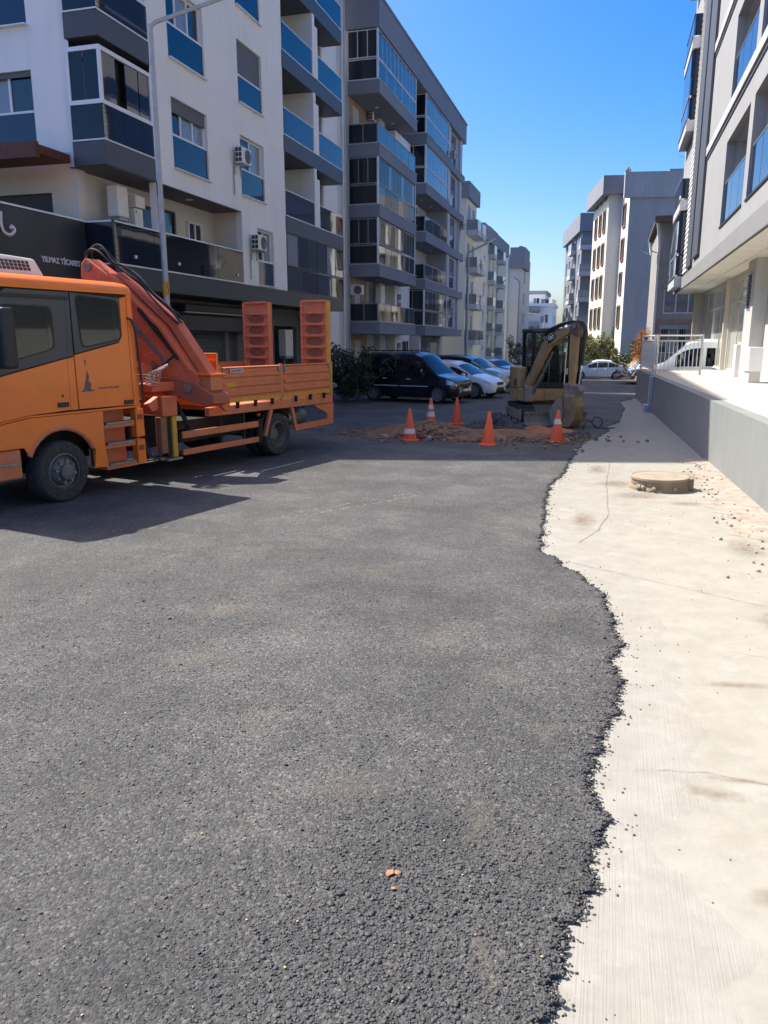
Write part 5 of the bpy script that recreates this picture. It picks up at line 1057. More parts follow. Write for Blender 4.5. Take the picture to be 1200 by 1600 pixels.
# wheels
def truck_wheel(x, y, z, r, w, dual, s_):
    b = MB(); prof = [(r * .58, -w / 2), (r * .62, -w / 2), (r * .93, -w / 2), (r * .985, -w / 2 + .03), (r, -w / 2 + .07), (r, w / 2 - .07), (r * .985, w / 2 - .03), (r * .93, w / 2), (r * .74, w / 2 + .008), (r * .60, w / 2 - .01), (r * .57, w / 2 - .03)]
    b.lathe([(rr, h * s_) for rr, h in prof], (x, y, z), 'y', 44); wh = b.build('wheel', TYRE, TK, **TL)
    if dual: b = MB(); b.lathe([(rr, h * s_) for rr, h in prof], (x, y - (w + .04) * s_, z), 'y', 32); b.build('inner_tyre', TYRE, wh, **TL)
    b = MB()
    if not dual: P = [(r * .60, w / 2 - .005), (r * .56, w / 2 + .005), (r * .54, w / 2 - .05), (r * .47, w / 2 - .06), (r * .40, w / 2 - .01), (r * .26, w / 2 + .02), (r * .25, w / 2 + .07), (r * .12, w / 2 + .085), (0, w / 2 + .085)]
    else: P = [(r * .60, w / 2 - .005), (r * .56, w / 2 + .005), (r * .52, w / 2 - .04), (r * .48, w / 2 - .16), (r * .3, w / 2 - .17), (r * .27, w / 2 - .10), (r * .12, w / 2 - .08), (0, w / 2 - .08)]
    b.lathe([(rr, h * s_) for rr, h in P], (x, y, z), 'y', 36); rim = b.build('rim', mat('dusty_rim', (.15, .135, .12), .7, .15, .2, 8, dirt=.5, dirtcol=(.2, .17, .14)) if dual else mat('grey_rim', (.16, .155, .15), .6, .3, .15, 9, dirt=.5, dirtcol=(.11, .10, .09)), wh, **TL)
    b = MB()
    for i in range(8):
        a = 2 * math.pi * i / 8 + .2; rr = r * (.36 if not dual else .36); h0 = w / 2 - (.02 if not dual else .17); q = (x + rr * math.cos(a), y + h0 * s_, z + rr * math.sin(a)); b.cyl(q, (q[0], q[1] + .055 * s_, q[2]), .026, .02, 8)
        if not dual: q2 = (x + r * .25 * math.cos(a), y + (w / 2 + .01) * s_, z + r * .25 * math.sin(a)); b.hexa([(q2[0] - .012, q2[1] - .03 * s_, q2[2] - .012), (q2[0] + .012, q2[1] - .03 * s_, q2[2] - .012), (q[0] + .02, q[1], q[2] + .02), (q[0] - .02, q[1], q[2] - .02), (q2[0] - .012, q2[1] + .02 * s_, q2[2] + .012), (q2[0] + .012, q2[1] + .02 * s_, q2[2] - .012), (q[0] + .018, q[1] + .045 * s_, q[2]), (q[0] - .018, q[1] + .045 * s_, q[2])])
    b.build('wheel_nuts', mat('hub_steel', (.26, .25, .235), .55, .5, .2, 10, dirt=.5, dirtcol=(.14, .12, .1)), wh, kind='stuff', **TL)
for s_ in (1, -1): truck_wheel(-.12, .97 * s_, .415, .415, .29, False, s_); truck_wheel(-5.02, .95 * s_, .405, .405, .25, True, s_)
# chassis
b = MB(); 
for s_ in (1, -1): b.box(-6.8, 1.1, .36 * s_, .46 * s_, .56, .82)
for x in (-.12, -5.02): b.cyl((x, -.85, .41), (x, .85, .41), .09, n=10)
b.box(-4.3, -2.6, -.85, .85, .50, .86); b.box(-.9, .9, -.7, .7, .5, 1.0); b.build('chassis', CHASS, TK, **TL)
b = MB(); b.lathe([(0, 0), (.15, .01), (.17, .05), (.17, .75), (.15, .8), (0, .8)], (-6.55, .55, .62), 'x', 16); b.build('air_tank', STEEL, TK, **TL)
b = MB(); b.box(-2.6, -1.75, -.9, .62, .45, .95); b.build('battery_box', CHASS, TK, bevel=.03, **TL)
b = MB(); b.hexa([(-1.78, .7, .36), (-1.86, .7, .36), (-1.86, 1.0, .36), (-1.78, 1.0, .36), (-1.68, .7, .62), (-1.74, .7, .62), (-1.74, 1.0, .62), (-1.68, 1.0, .62)]); b.build('mud_flap', BLACKR, TK, **TL)
# load bed
b = MB(); b.box(-6.9, -3.32, -1.1, 1.1, .98, 1.05); b.build('bed_floor', ORANGED, TK, **TL)
for s_ in (1, -1):
    b = MB(); b.prism([(-3.06, .905), (-3.32, .90), (-6.90, .875), (-6.90, 1.035), (-3.06, 1.05)], 'y', 1.02 * s_, 1.115 * s_); b.build('bed_beam', ORANGED, TK, bevel=.008, **TL)
    for (a, c) in ((-3.39, -5.09), (-5.15, -6.81)):
        b = MB(); b.box(c, a, 1.095 * s_, 1.115 * s_, 1.09, 1.70)
        bd = b.build('side_board', ORANGED, TK, bevel=.004, **TL)
        for z0, z1, d in ((1.655, 1.70, .03), (1.50, 1.60, .022), (1.34, 1.44, .022), (1.19, 1.28, .022)):
            b = MB(); b.prism([(1.1155 * s_, z0), (1.1155 * s_, z1), ((1.115 + d) * s_, z1 - .012), ((1.115 + d) * s_, z0 + .03)], 'x', c + .03, a - .03); b.build('rib', ORANGED, bd, **TL)
        for x in (a - .06, c + .06): b = MB(); b.box(x - .03, x + .03, 1.1155 * s_, 1.15 * s_, 1.56, 1.69); b.build('latch', STEEL, bd, bevel=.01, **TL)
        b = MB(); b.box(c + .02, a - .02, 1.1155 * s_, 1.1185 * s_, 1.092, 1.155); b.build('yellow_strip', YELLOW, bd, **TL)
        for k_ in range(3):
            x = a - .35 - k_ * .5; b = MB(); b.prism([(x, 1.10), (x - .05, 1.10), (x - .035, .99), (x - .015, .99)], 'y', 1.119 * s_, 1.17 * s_); b.build('board_hook', CHASS, bd, **TL)
    for x in (-3.355, -5.12, -6.86):
        b = MB(); b.box(x - .035, x + .03, 1.06 * s_, 1.118 * s_, 1.04, 1.72); b.build('stake_post', ORANGED if x > -6 else YELLOW, TK, bevel=.006, **TL)
    # rear skirt and mud-guard struts
    b = MB(); b.prism([(-5.40, .90), (-5.50, .87), (-5.60, .53), (-6.70, .56), (-6.70, .66), (-6.20, .865), (-6.93, .865), (-6.93, .44), (-5.55, .42)], 'y', 1.06 * s_, 1.11 * s_); b.build('rear_skirt', ORANGED, TK, bevel=.004, **TL)
    b = MB(); b.prism([(-4.74, .885), (-4.83, .885), (-4.62, .42), (-4.55, .42)], 'y', 1.06 * s_, 1.11 * s_); b.build('guard_strut', ORANGED, TK, **TL)
    for z0, z1 in ((.605, .715), (.335, .43)):
        b = MB(); b.box(-4.38, -2.42, 1.07 * s_, 1.105 * s_, z0, z1); b.build('side_guard', ORANGED, TK, bevel=.006, **TL)
    for x in (-3.4, -4.02): b = MB(); b.box(x - .03, x + .03, 1.03 * s_, 1.068 * s_, .33, .90); b.build('guard_upright', CHASS, TK, **TL)
    b = MB(); b.box(-4.5, -4.385, 1.04 * s_, 1.105 * s_, .30, .74); b.build('guard_end', CHASS, TK, **TL)
    b = MB(); b.box(-4.42, -4.36, 1.08 * s_, 1.12 * s_, .80, .855); b.build('marker_lamp', AMBER, TK, **TL)
    b = MB(); b.tube([(-5.02 + .50 * math.cos(a), 1.0 * s_, .42 + .50 * math.sin(a)) for a in [.35 + i * .25 for i in range(10)]], .03, 6); b.build('mudguard', CHASS, TK, **TL)
b = MB(); b.box(-3.60, -3.95, 1.1465, 1.149, 1.60, 1.665); pl = b.build('maker_plate', mat('plate_pale', (.55, .56, .57), .5, 0, .2, 30), TK, **TL); b = MB(); b.box(-3.42, -3.72, 1.1385, 1.141, 1.36, 1.43); b.build('yellow_patch', YELLOW, TK, **TL)
for i in range(5): b = MB(); b.box(-3.70 - i * .045, -3.73 - i * .045, 1.1492, 1.150, 1.615, 1.65); b.build('plate_mark', BLACKP, pl, **TL)
b = MB(); b.cyl((-3.65, 1.1492, 1.632), (-3.65, 1.150, 1.632), .022, n=10); b.build('plate_mark', BLACKP, pl, **TL)
b = MB(); b.box(-3.32, -3.275, -1.12, 1.13, 1.05, 1.935); hb = b.build('headboard', ORANGE, TK, bevel=.008, **TL)
for z in (1.3, 1.55, 1.8): b = MB(); b.box(-3.274, -3.25, -1.1, 1.1, z - .02, z + .02); b.build('rib', ORANGE, hb, **TL)
WORN = mat('worn_tread_plate', (.26, .10, .055), .8, .2, .3, 25, bump=.6, bscale=60, dirt=.6, dirtcol=(.24, .09, .045))
for (y0, y1) in ((-1.07, -.38), (.43, 1.09)):
    b = MB(); b.box(-6.86, -6.80, y0 + .03, y1 - .03, 1.06, 2.90); rp = b.build('ramp', ORANGED, TK, **TL)
    for yy_ in (y0, y1 - .05): b = MB(); b.box(-6.90, -6.77, yy_, yy_ + .05, 1.06, 2.93); b.build('ramp_edge', mat('ramp_edge_yellow', (.66, .30, .05), .6, 0, .12, 6, dirt=.4, dirtcol=(.45, .2, .08)) if yy_ > 1 else ORANGED, rp, bevel=.008, **TL)
    for i in range(9):
        z = 1.08 + i * .228; b = MB(); b.box(-6.80, -6.755, y0 + .05, y1 - .05, z, z + .045); b.build('cross_bar', ORANGED, rp, bevel=.006, **TL)
    for i in range(8):
        if i == 7: continue
        zc = 1.08 + i * .228 + .136; b = MB(); P = [((y0 + y1) / 2 + .21 * abs(math.cos(a)) ** .7 * math.copysign(1, math.cos(a)) * (1 + .05 * math.sin(5 * a + i * 2) + .04 * math.sin(11 * a + i)), zc + .082 * math.sin(a) * (1 + .07 * math.sin(6 * a + i * 1.7))) for a in [2 * math.pi * j / 26 for j in range(26)]]
        b.prism(P, 'x', -6.799, -6.792); b.build('tread_patch', WORN, rp, **TL)
# crane
def sx(y): return -2.2 - .27 * (y + .65)
def cpl(name, P, t, m, dx=0, bevel=.015, parent=TK):
    b = MB(); b.prism(P, 'x', -t / 2, t / 2); b.v = [(x + sx(y) + dx, y, z) for x, y, z in b.v]; return b.build(name, m, parent, bevel=bevel, **TL)
bm_ = cpl('crane_boom', [(-.52, 3.33), (-.44, 3.41), (-.04, 3.12), (.36, 2.70), (.74, 2.34), (1.20, 1.66), (1.30, 1.40), (.98, 1.42), (.68, 1.58), (.30, 1.66), (.02, 1.82), (-.38, 2.62), (-.54, 3.12)], .30, CRANE)
cpl('boom_flange', [(-.08, 3.14), (-.02, 3.17), (.385, 2.735), (.77, 2.37), (1.235, 1.68), (1.195, 1.665), (.735, 2.335), (.355, 2.695)], .38, CRANE, parent=bm_, bevel=.004)
cpl('outer_boom', [(.02, 3.20), (.50, 2.80), (.92, 2.44), (1.50, 1.56), (1.36, 1.50), (.84, 2.34), (.44, 2.72), (.0, 3.14)], .20, CRANE, dx=-.05, parent=bm_)
cpl('boom_plate', [(.70, 2.0), (.95, 1.98), (1.36, 1.56), (1.34, 1.42), (1.0, 1.44), (.68, 1.6), (.35, 1.68), (.42, 1.9)], .33, CRANE, parent=bm_, bevel=.01)
cpl('boom_slot', [(.43, 2.655), (.50, 2.60), (1.06, 1.88), (1.03, 1.84), (.96, 1.93), (.42, 2.60)], .40, BLACKP, parent=bm_, bevel=0)
for (y, z, r_) in ((-.40, 3.27, .07), (.22, 1.86, .06), (.62, 1.78, .05)): b = MB(); b.cyl((sx(y) + .15, y, z), (sx(y) + .18, y, z), r_, n=14); b.build('pin', STEEL, bm_, **TL)
cpl('weld_plate', [(-.46, 3.30), (-.10, 3.02), (-.20, 2.86), (-.50, 3.10)], .315, CRANE, parent=bm_, bevel=.006)
cpl('weld_plate', [(.10, 2.30), (.62, 2.02), (.58, 1.88), (.12, 1.98)], .312, CRANE, parent=bm_, bevel=.006)
b = MB(); b.cyl((sx(.1) + .26, -.1, 1.25), (sx(.4) + .26, .62, 1.60), .07, n=12); b.build('lift_ram', CRANE, TK, **TL); b = MB(); b.cyl((sx(.4) + .26, .62, 1.60), (sx(.9) + .26, .95, 1.76), .035, n=10); b.build('ram_rod', CHROME, TK, **TL)
b = MB()
for dd in (0, .035, .07): b.tube([(sx(y) + .165, y, z - dd) for y, z in ((-.3, 3.05), (.15, 2.62), (.5, 2.2), (.85, 1.80))], .011, 6)
b.build('boom_pipes', STEEL, bm_, kind='stuff', **TL)
b = MB(); b.box(-2.92, -2.62, 1.30, 1.56, 1.36, 1.60); b.build('knuckle_block', ORANGED, TK, bevel=.02, **TL); b = MB(); b.box(-2.95, -2.58, 1.26, 1.60, 1.602, 1.63); b.build('knuckle_plate', ORANGE, TK, **TL)  # top plate coloured brighter to stand for sunlight on it
for i in range(4): b = MB(); b.tube([(-2.45 - .03 * i, .75 + .02 * i, 1.32), (-2.50 - .05 * i, .98, 1.05 - .05 * i), (-2.62, 1.0 + .03 * i, .78), (-2.5 - .06 * i, .8, .66)], .017, 6); b.build('hydraulic_hose', BLACKR, TK, **TL)
kn = cpl('knuckle', [(.62, 1.58), (1.0, 1.56), (1.30, 1.50), (1.62, 1.30), (1.62, 1.16), (1.50, 1.12), (1.15, 1.22), (.62, 1.36), (.5, 1.48)], .40, mat('dark_crane_red', (.42, .10, .05), .55, 0, .15, 5, dirt=.5, dirtcol=(.2, .1, .06)), dx=.02)
b = MB(); b.cyl((sx(1.2) + .21, 1.20, 1.40), (sx(1.2) + .25, 1.20, 1.40), .075, n=16); b.build('pin', STEEL, kn, **TL)
b = MB(); b.prism(rounded([(-2.64, 1.46), (-3.30, 1.46), (-3.34, .98), (-3.22, .98)], .12), 'y', 1.28, 1.34); lg = b.build('elbow_lug', CRANE, TK, bevel=.01, **TL)
b = MB(); b.prism(rounded([(-3.14, 1.34), (-3.22, 1.34), (-3.24, 1.12), (-3.16, 1.12)], .03), 'y', 1.3405, 1.344); b.build('slot', BLACKP, lg, **TL)
b = MB()
for dy, dz, k_ in ((0, 0, 1), (.03, .03, 1.1), (-.04, .015, .9), (.05, -.01, 1.2)):
    P = [(-.50, 3.30), (-.53, 3.46), (-.42, 3.57), (-.25, 3.53), (-.06, 3.33), (0.12, 3.22), (.34, 3.04), (.54, 2.84), (.78, 2.64), (1.0, 2.40)]
    b.tube([(sx(y) + .04 * math.sin(i * .35 + dy * 60) + dy, y + dz * 1.2, z + dz + .018 * math.sin(i * .55 + dz * 90)) for i, (y, z) in enumerate(curve_pts(P, 4))], .017, 6)
b.build('hydraulic_hoses', BLACKR, TK, kind='stuff', **TL)
b = MB(); b.tube([(sx(y) + .17, y, z) for y, z in curve_pts([(1.02, 1.95), (.9, 1.85), (.72, 1.72), (.45, 1.66), (.28, 1.72)], 5)], .02, 6); b.build('hydraulic_hose', BLACKR, TK, **TL)
b = MB(); b.cyl((-2.25, 0, .82), (-2.25, 0, 1.45), .22, .17, 18); b.build('crane_column', CRANE, TK, **TL); b = MB(); b.prism([(-.35, 1.3), (.55, 1.3), (.75, 1.5), (.55, 1.75), (.15, 1.85), (-.35, 1.6)], 'x', -2.42, -2.1); b.build('slew_head', CRANE, TK, bevel=.02, **TL)
b = MB(); b.box(-2.34, -2.06, -1.1, 1.0, 1.0, 1.24); b.build('stabiliser_beam', CRANE, TK, bevel=.01, **TL); b = MB(); b.box(-2.5, -1.95, .52, .98, 1.36, 1.50); b.build('valve_bank', CRANE, TK, bevel=.02, **TL)
for i in range(6): b = MB(); b.tube([(-1.86 - i * .05, .95, 1.50), (-1.82 - i * .05, 1.05, 1.56 + .03 * (i % 2)), (-1.80 - i * .05, 1.08, 1.68)], .011, 6); b.build('control_lever', CHROME, TK, **TL)
b = MB()
for i in range(4): b.tube([(-1.72, .85, 1.62 - i * .05), (-1.80, 1.0, 1.63 - i * .05), (-2.0, 1.02, 1.60 - i * .05)], .014, 6)
b.build('hydraulic_pipes', STEEL, TK, kind='stuff', **TL)
for s_ in (1, -1):
    b = MB(); b.box(-2.28, -1.95, .98 * s_, 1.16 * s_, .99, 1.30); lgp = b.build('stabiliser_leg', CRANE, TK, bevel=.015, **TL)
    b = MB(); b.box(-2.07, -1.94, 1.0 * s_, 1.12 * s_, .42, .988); b.build('leg_tube', mat('dusty_brown_paint', (.28, .11, .05), .7, 0, .2, 6, dirt=.5, dirtcol=(.15, .09, .06)), lgp, bevel=.01, **TL); b = MB(); b.box(-2.165, -2.072, .99 * s_, 1.10 * s_, .36, .985); b.build('leg_gap_fill', CHASS, lgp, **TL); b = MB(); b.box(-2.265, -2.167, 1.0 * s_, 1.14 * s_, .34, .985); b.build('leg_stripe', YELLOW, lgp, bevel=.01, **TL)  # black box between tube and stripe stands in for the dark gap there
    b = MB(); b.box(-2.30, -1.98, .95 * s_, 1.2 * s_, .30, .338); b.build('foot_pad', STEEL, lgp, bevel=.01, **TL)
    b = MB(); b.prism([(-1.94, 1.10), (-1.94, 1.305), (-1.72, 1.20), (-1.80, 1.08)], 'y', 1.0 * s_, 1.10 * s_); b.build('leg_bracket', CRANE, lgp, bevel=.01, **TL)

# ================================================================== mini excavator
EXH = R(-72); EXC = Vector((-1.65, 21.35, .022))
EX = thing('excavator', 'dusty yellow mini excavator with black cab, bucket resting on the road', 'excavator', EXC, EXH)
EL = dict(local=True)
for s_ in (1, -1):
    P = rounded([(-1.0, .0), (1.0, .0), (1.12, .25), (1.0, .47), (-1.0, .47), (-1.12, .25)], .18, 6); b = MB(); b.prism(P, 'y', .47 * s_, .80 * s_); tr = b.build('track', BLACKR, EX, bevel=.02, **EL)
    n = len(P); L = [0]
    for i in range(n): L.append(L[-1] + (Vector(P[(i + 1) % n]) - Vector(P[i])).length)
    k = 42; b = MB()
    for j in range(k):
        d = L[-1] * j / k; i = max(q for q in range(n) if L[q] <= d); t_ = (d - L[i]) / max(1e-6, L[i + 1] - L[i]); p = Vector(P[i]).lerp(Vector(P[(i + 1) % n]), t_); e = (Vector(P[(i + 1) % n]) - Vector(P[i])).normalized(); nn = Vector((e.y, -e.x))
        q = [p - e * .022, p + e * .022, p + e * .018 + nn * .025, p - e * .018 + nn * .025]; b.prism([tuple(v) for v in q], 'y', .475 * s_, .795 * s_)
    b.build('track_lugs', BLACKR, tr, kind='stuff', **EL)
    b = MB(); b.prism(rounded([(-.85, .12), (.85, .12), (.85, .36), (-.85, .36)], .1), 'y', .801 * s_, .815 * s_); b.build('track_frame', MUD, tr, **EL)
    for x, r_ in ((-.88, .17), (.88, .17), (-.4, .08), (0, .08), (.4, .08)):
        b = MB(); z = .25 if r_ > .1 else .12; b.cyl((x, .816 * s_, z), (x, .83 * s_, z), r_, n=16); b.build('roller', MUD, tr, **EL)
b = MB(); b.box(-.6, .7, -.46, .46, .2, .5); b.cyl((0, 0, .5), (0, 0, .60), .42, n=24); b.build('undercarriage', MUD, EX, **EL)
b = MB(); P = [(1.28, .02), (1.36, .02), (1.30, .12), (1.29, .25), (1.34, .37), (1.27, .37), (1.23, .22)]; b.prism(P, 'y', -.80, .80); bl = b.build('dozer_blade', MUD, EX, bevel=.006, **EL)
for s_ in (1, -1): b = MB(); b.hexa([(.4, .25 * s_, .18), (1.25, .42 * s_, .1), (1.25, .5 * s_, .1), (.4, .35 * s_, .18), (.4, .25 * s_, .32), (1.25, .42 * s_, .26), (1.25, .5 * s_, .26), (.4, .35 * s_, .32)]); b.build('blade_arm', MUD, bl, **EL)
pl_ = rounded([(.74, -.80), (.74, .78), (.1, .82), (-.6, .80), (-1.02, .55), (-1.12, 0), (-1.02, -.6), (-.6, -.84), (.1, -.84)], .2)
b = MB(); b.prism(pl_, 'z', .60, .92); b.build('upper_body', EXY, EX, bevel=.025, **EL)
b = MB(); b.box(.742, .765, -.18, .30, .62, .90); b.build('front_panel', EXY, EX, bevel=.012, **EL); b = MB(); b.box(.742, .770, .315, .77, .62, .90); b.build('front_panel', mat('clean_excavator_yellow', (.62, .37, .12), .5, 0, .1, 5, dirt=.3, dirtcol=(.25, .17, .1)), EX, bevel=.012, **EL)
hd = rounded([(.42, -.56), (-.5, -.56), (-1.08, -.3), (-1.0, -.62), (-.6, -.85), (.2, -.88), (.45, -.82)], .12)
b = MB(); b.prism(hd, 'z', .925, 1.46); hood = b.build('hood', EXY, EX, bevel=.07, **EL)
b = MB(); b.box(-.32, -.30, -.868, -.40, .95, 1.40); b.build('hood_seam', BLACKP, hood, **EL); b = MB(); b.box(.1, .36, -.872, -.862, 1.0, 1.16); b.build('hood_plate', DARKF, hood, **EL)
b = MB(); b.prism(rounded([(-.46, .80), (-1.0, .55), (-1.12, 0), (-1.05, -.29), (-.48, -.38)], .15), 'z', .925, 1.36); b.build('counterweight', EXY, EX, bevel=.06, **EL)
# cab
cx0, cx1, cy0, cy1, cz0, cz1 = -.45, .70, -.50, .74, .925, 2.40; b = MB()
CABP = mat('cab_black', (.009, .009, .011), .55, 0, .1)
for (x, y) in ((cx0, cy0), (cx0, cy1), (cx1, cy0), (cx1, cy1)): b = MB(); b.box(x - .045, x + .045, y - .045, y + .045, cz0, cz1 - .05); b.build('cab_post', CABP, EX, bevel=.015, **EL)
b = MB(); b.box(cx0 - .08, cx1 + .10, cy0 - .07, cy1 + .07, cz1 - .06, cz1 + .05); b.build('cab_roof', mat('cab_roof_grey', (.06, .065, .075), .6, 0, .1), EX, bevel=.04, **EL)
b = MB(); b.box(cx1 - .03, cx1 + .03, cy0 + .05, cy1 - .05, cz0, cz0 + .16); b.box(cx0 - .03, cx0 + .03, cy0 + .05, cy1 - .05, cz0, cz0 + .55); b.box(cx0 + .05, cx1 - .05, cy1 - .03, cy1 + .03, cz0, cz0 + .4); b.box(cx0 + .05, cx1 - .05, cy0 - .03, cy0 + .03, cz0, cz0 + .4); b.build('cab_lower_panel', CABP, EX, **EL)
CG = clear_glass('excavator_glass', (.88, .92, .90), .9)
for nm, q in (('front_pane', (cx1 - .01, cx1 + .005, cy0 + .045, cy1 - .045, cz0 + .165, cz1 - .07)), ('rear_pane', (cx0 - .005, cx0 + .01, cy0 + .045, cy1 - .045, cz0 + .555, cz1 - .07)), ('side_pane', (cx0 + .045, cx1 - .045, cy1 - .01, cy1 + .005, cz0 + .405, cz1 - .07)), ('side_pane', (cx0 + .045, cx1 - .045, cy0 - .005, cy0 + .01, cz0 + .405, cz1 - .07))): b = MB(); b.box(*q); b.build(nm, CG, EX, **EL)
b = MB(); b.box(cx1 - .03, cx1 + .02, cy0 + .05, cy1 - .05, 1.70, 1.74); b.box(.10, .15, cy1 - .03, cy1 + .03, cz0 + .4, cz1 - .06); b.build('cab_frame_bar', CABP, EX, **EL)
b = MB(); b.box(-.30, .12, 0, .46, 1.0, 1.32); b.hexa([(-.32, .0, 1.30), (-.16, .0, 1.32), (-.16, .46, 1.32), (-.32, .46, 1.30), (-.42, .04, 2.0), (-.30, .04, 2.02), (-.30, .42, 2.02), (-.42, .42, 2.0)]); b.build('seat', BLACKP, EX, bevel=.05, **EL)
b = MB(); b.box(-.2, .35, -.25, -.08, .95, 1.45); b.box(-.2, .3, .52, .68, .95, 1.40); b.build('console', BLACKP, EX, bevel=.03, **EL)
b = MB(); b.tube([(.42, .0, 1.0), (.40, .0, 1.55)], .014, 6); b.tube([(.42, .3, 1.0), (.40, .3, 1.5)], .014, 6); b.tube([(cx1 + .012, .20, 2.2), (cx1 + .02, .24, 1.35)], .008, 5); b.build('levers', STEEL, EX, **EL)
b = MB(); b.box(cx1 + .006, cx1 + .01, .33, .42, 1.28, 1.44); b.build('window_sticker', mat('sticker_pale', (.5, .5, .48), .6), EX, **EL)
b = MB(); b.tube([(cx1 + .03, cy0 - .02, 2.0), (cx1 + .12, cy0 - .12, 2.05)], .012, 6); b.build('mirror_arm', BLACKP, EX, **EL)
# boom, stick and bucket stand in one vertical plane swung towards the street side
BO = Vector((.72, -.62)); BD = Vector((1.73 - .68, .30 + .65)).normalized(); BN = Vector((BD.y, -BD.x))
def bplane(name, P, t, m, parent, off=0, bevel=.012):
    b = MB(); b.prism(P, 'y', -t / 2, t / 2); b.v = [(BO.x + BD.x * s_ + BN.x * (w + off), BO.y + BD.y * s_ + BN.y * (w + off), z) for s_, w, z in b.v]; return b.build(name, m, parent, bevel=bevel, **EL)
def bp3(s_, z, w=0): return (BO.x + BD.x * s_ + BN.x * w, BO.y + BD.y * s_ + BN.y * w, z)
b = MB(); b.box(.70, .88, -.72, -.48, .58, 1.0); b.build('swing_bracket', MUD, EX, bevel=.04, **EL)
bo_ = bplane('boom', [(-.08, .88), (.06, .87), (.42, 1.58), (.66, 1.98), (1.04, 2.23), (1.40, 2.40), (1.44, 2.46), (1.42, 2.54), (1.02, 2.43), (.62, 2.27), (.47, 2.10), (.22, 1.60), (-.09, 1.0)], .16, mat('boom_brown', (.36, .215, .095), .65, 0, .22, 5, dirt=.8, dirtcol=(.22, .165, .12), bump=.08, bscale=30), EX)
bplane('boom_head', [(1.24, 2.34), (1.48, 2.22), (1.53, 2.46), (1.43, 2.60), (1.28, 2.55)], .24, mat('boom_head_dark', (.12, .085, .045), .6, 0, .2, 6, dirt=.5, dirtcol=(.2, .15, .1)), EX)
b = MB(); b.tube([bp3(.50, 2.36), bp3(.95, 2.53)], .05, 10); b.tube([bp3(.95, 2.53), bp3(1.38, 2.58)], .026, 8); b.build('stick_cylinder', BLACKP, EX, **EL)
b = MB(); b.tube([bp3(.14, .80), bp3(.45, 1.3)], .05, 10); b.tube([bp3(.45, 1.3), bp3(.72, 1.86)], .026, 8); b.build('boom_cylinder', STEEL, EX, **EL)
b = MB()
for w in (-.07, 0, .07): b.tube([bp3(s_, z, w) for s_, z in curve_pts([(.1, 1.25), (.30, 1.95), (.55, 2.36), (.9, 2.50), (1.25, 2.60), (1.52, 2.56), (1.64, 2.3), (1.58, 1.9)], 5)], .016, 6)
b.build('boom_hoses', BLACKR, EX, kind='stuff', **EL)
stk = bplane('stick', [(1.25, 2.42), (1.46, 2.40), (1.43, 1.7), (1.39, .98), (1.27, .98), (1.24, 1.7)], .14, mat('stick_tan', (.44, .255, .10), .6, 0, .12, 5, dirt=.5, dirtcol=(.24, .16, .1)), EX)
b = MB(); b.tube([bp3(1.62, 2.30), bp3(1.57, 1.55)], .05, 10); b.build('bucket_cylinder', BLACKP, EX, **EL); b = MB(); b.tube([bp3(1.57, 1.55), bp3(1.52, .98)], .026, 8); b.tube([bp3(1.13, 2.1), bp3(1.10, 1.02)], .02, 8); b.build('cylinder_rod', CHROME, EX, **EL)
bplane('bucket_link', [(1.16, 1.10), (1.60, 1.06), (1.62, .92), (1.44, .72), (1.2, .78)], .26, MUD, EX)
BUCK = mat('muddy_bucket', (.30, .21, .11), .8, .05, .35, 5, bump=.5, bscale=14, dirt=.8, dirtcol=(.20, .165, .12))
bplane('bucket', [(1.22, .84), (1.48, .82), (1.58, .55), (1.55, .22), (1.43, .03), (1.20, .03), (1.28, .3), (1.24, .55)], .42, BUCK, EX, bevel=.02)
for w in (-.2, .2): bplane('bucket_side', [(1.20, .80), (1.24, .30), (1.14, .035), (.98, .06), (.86, .22), (.84, .40), (.98, .66)], .03, MUD, EX, off=w, bevel=.004)
for i in range(4): b = MB(); w = -.16 + i * .107; b.hexa([bp3(1.16, .03, w - .035), bp3(1.16, .03, w + .035), bp3(.92, .015, w + .02), bp3(.92, .015, w - .02), bp3(1.16, .09, w - .035), bp3(1.16, .09, w + .035), bp3(.92, .03, w + .02), bp3(.92, .03, w - .02)]); b.build('bucket_tooth', STEEL, EX, **EL)
for (s_, z, r_) in ((.02, .93, .07), (1.38, 2.48, .06), (1.33, 1.03, .055), (1.55, .99, .05), (.56, 2.2, .045)): b = MB(); b.cyl(bp3(s_, z, -.13), bp3(s_, z, .15), r_, n=12); b.build('pin', STEEL, EX, **EL)
b = MB(); b.cyl((.60, -.46, 2.05), (.74, -.56, 2.08), .012, n=6); b.box(.70, .74, -.66, -.54, 1.90, 2.16); b.build('mirror', BLACKP, EX, bevel=.01, **EL)
b = MB(); b.box(.75, .79, .50, .62, 2.42, 2.50); b.build('work_lamp', CHROME, EX, bevel=.01, **EL)
# maker's mark on the boom side: black plate, white letters, yellow triangle
bplane('boom_decal', [(.58, 2.23), (.80, 2.33), (.85, 2.24), (.76, 2.12), (.64, 2.06)], .004, BLACKP, bo_, off=.0835, bevel=0)
c = bpy.data.curves.new('letters', 'FONT'); c.body = 'CAT'; c.size = .115; c.extrude = .002; c.offset = .004; to = bpy.data.objects.new('tmp_letters', c); COL.objects.link(to); bpy.context.view_layer.update()
me = bpy.data.meshes.new_from_object(to.evaluated_get(bpy.context.evaluated_depsgraph_get())); bpy.data.objects.remove(to); an = R(20)
for v in me.vertices:
    x, y = v.co.x, v.co.y; s_ = .635 + x * math.cos(an) * .82 - y * math.sin(an); z = 2.145 + x * math.sin(an) * .82 + y * math.cos(an); v.co = bp3(s_, z, .088 + v.co.z)
me.materials.clear(); me.materials.append(LAMPW); o = bpy.data.objects.new('decal_lettering', me); COL.objects.link(o); o.parent = bo_
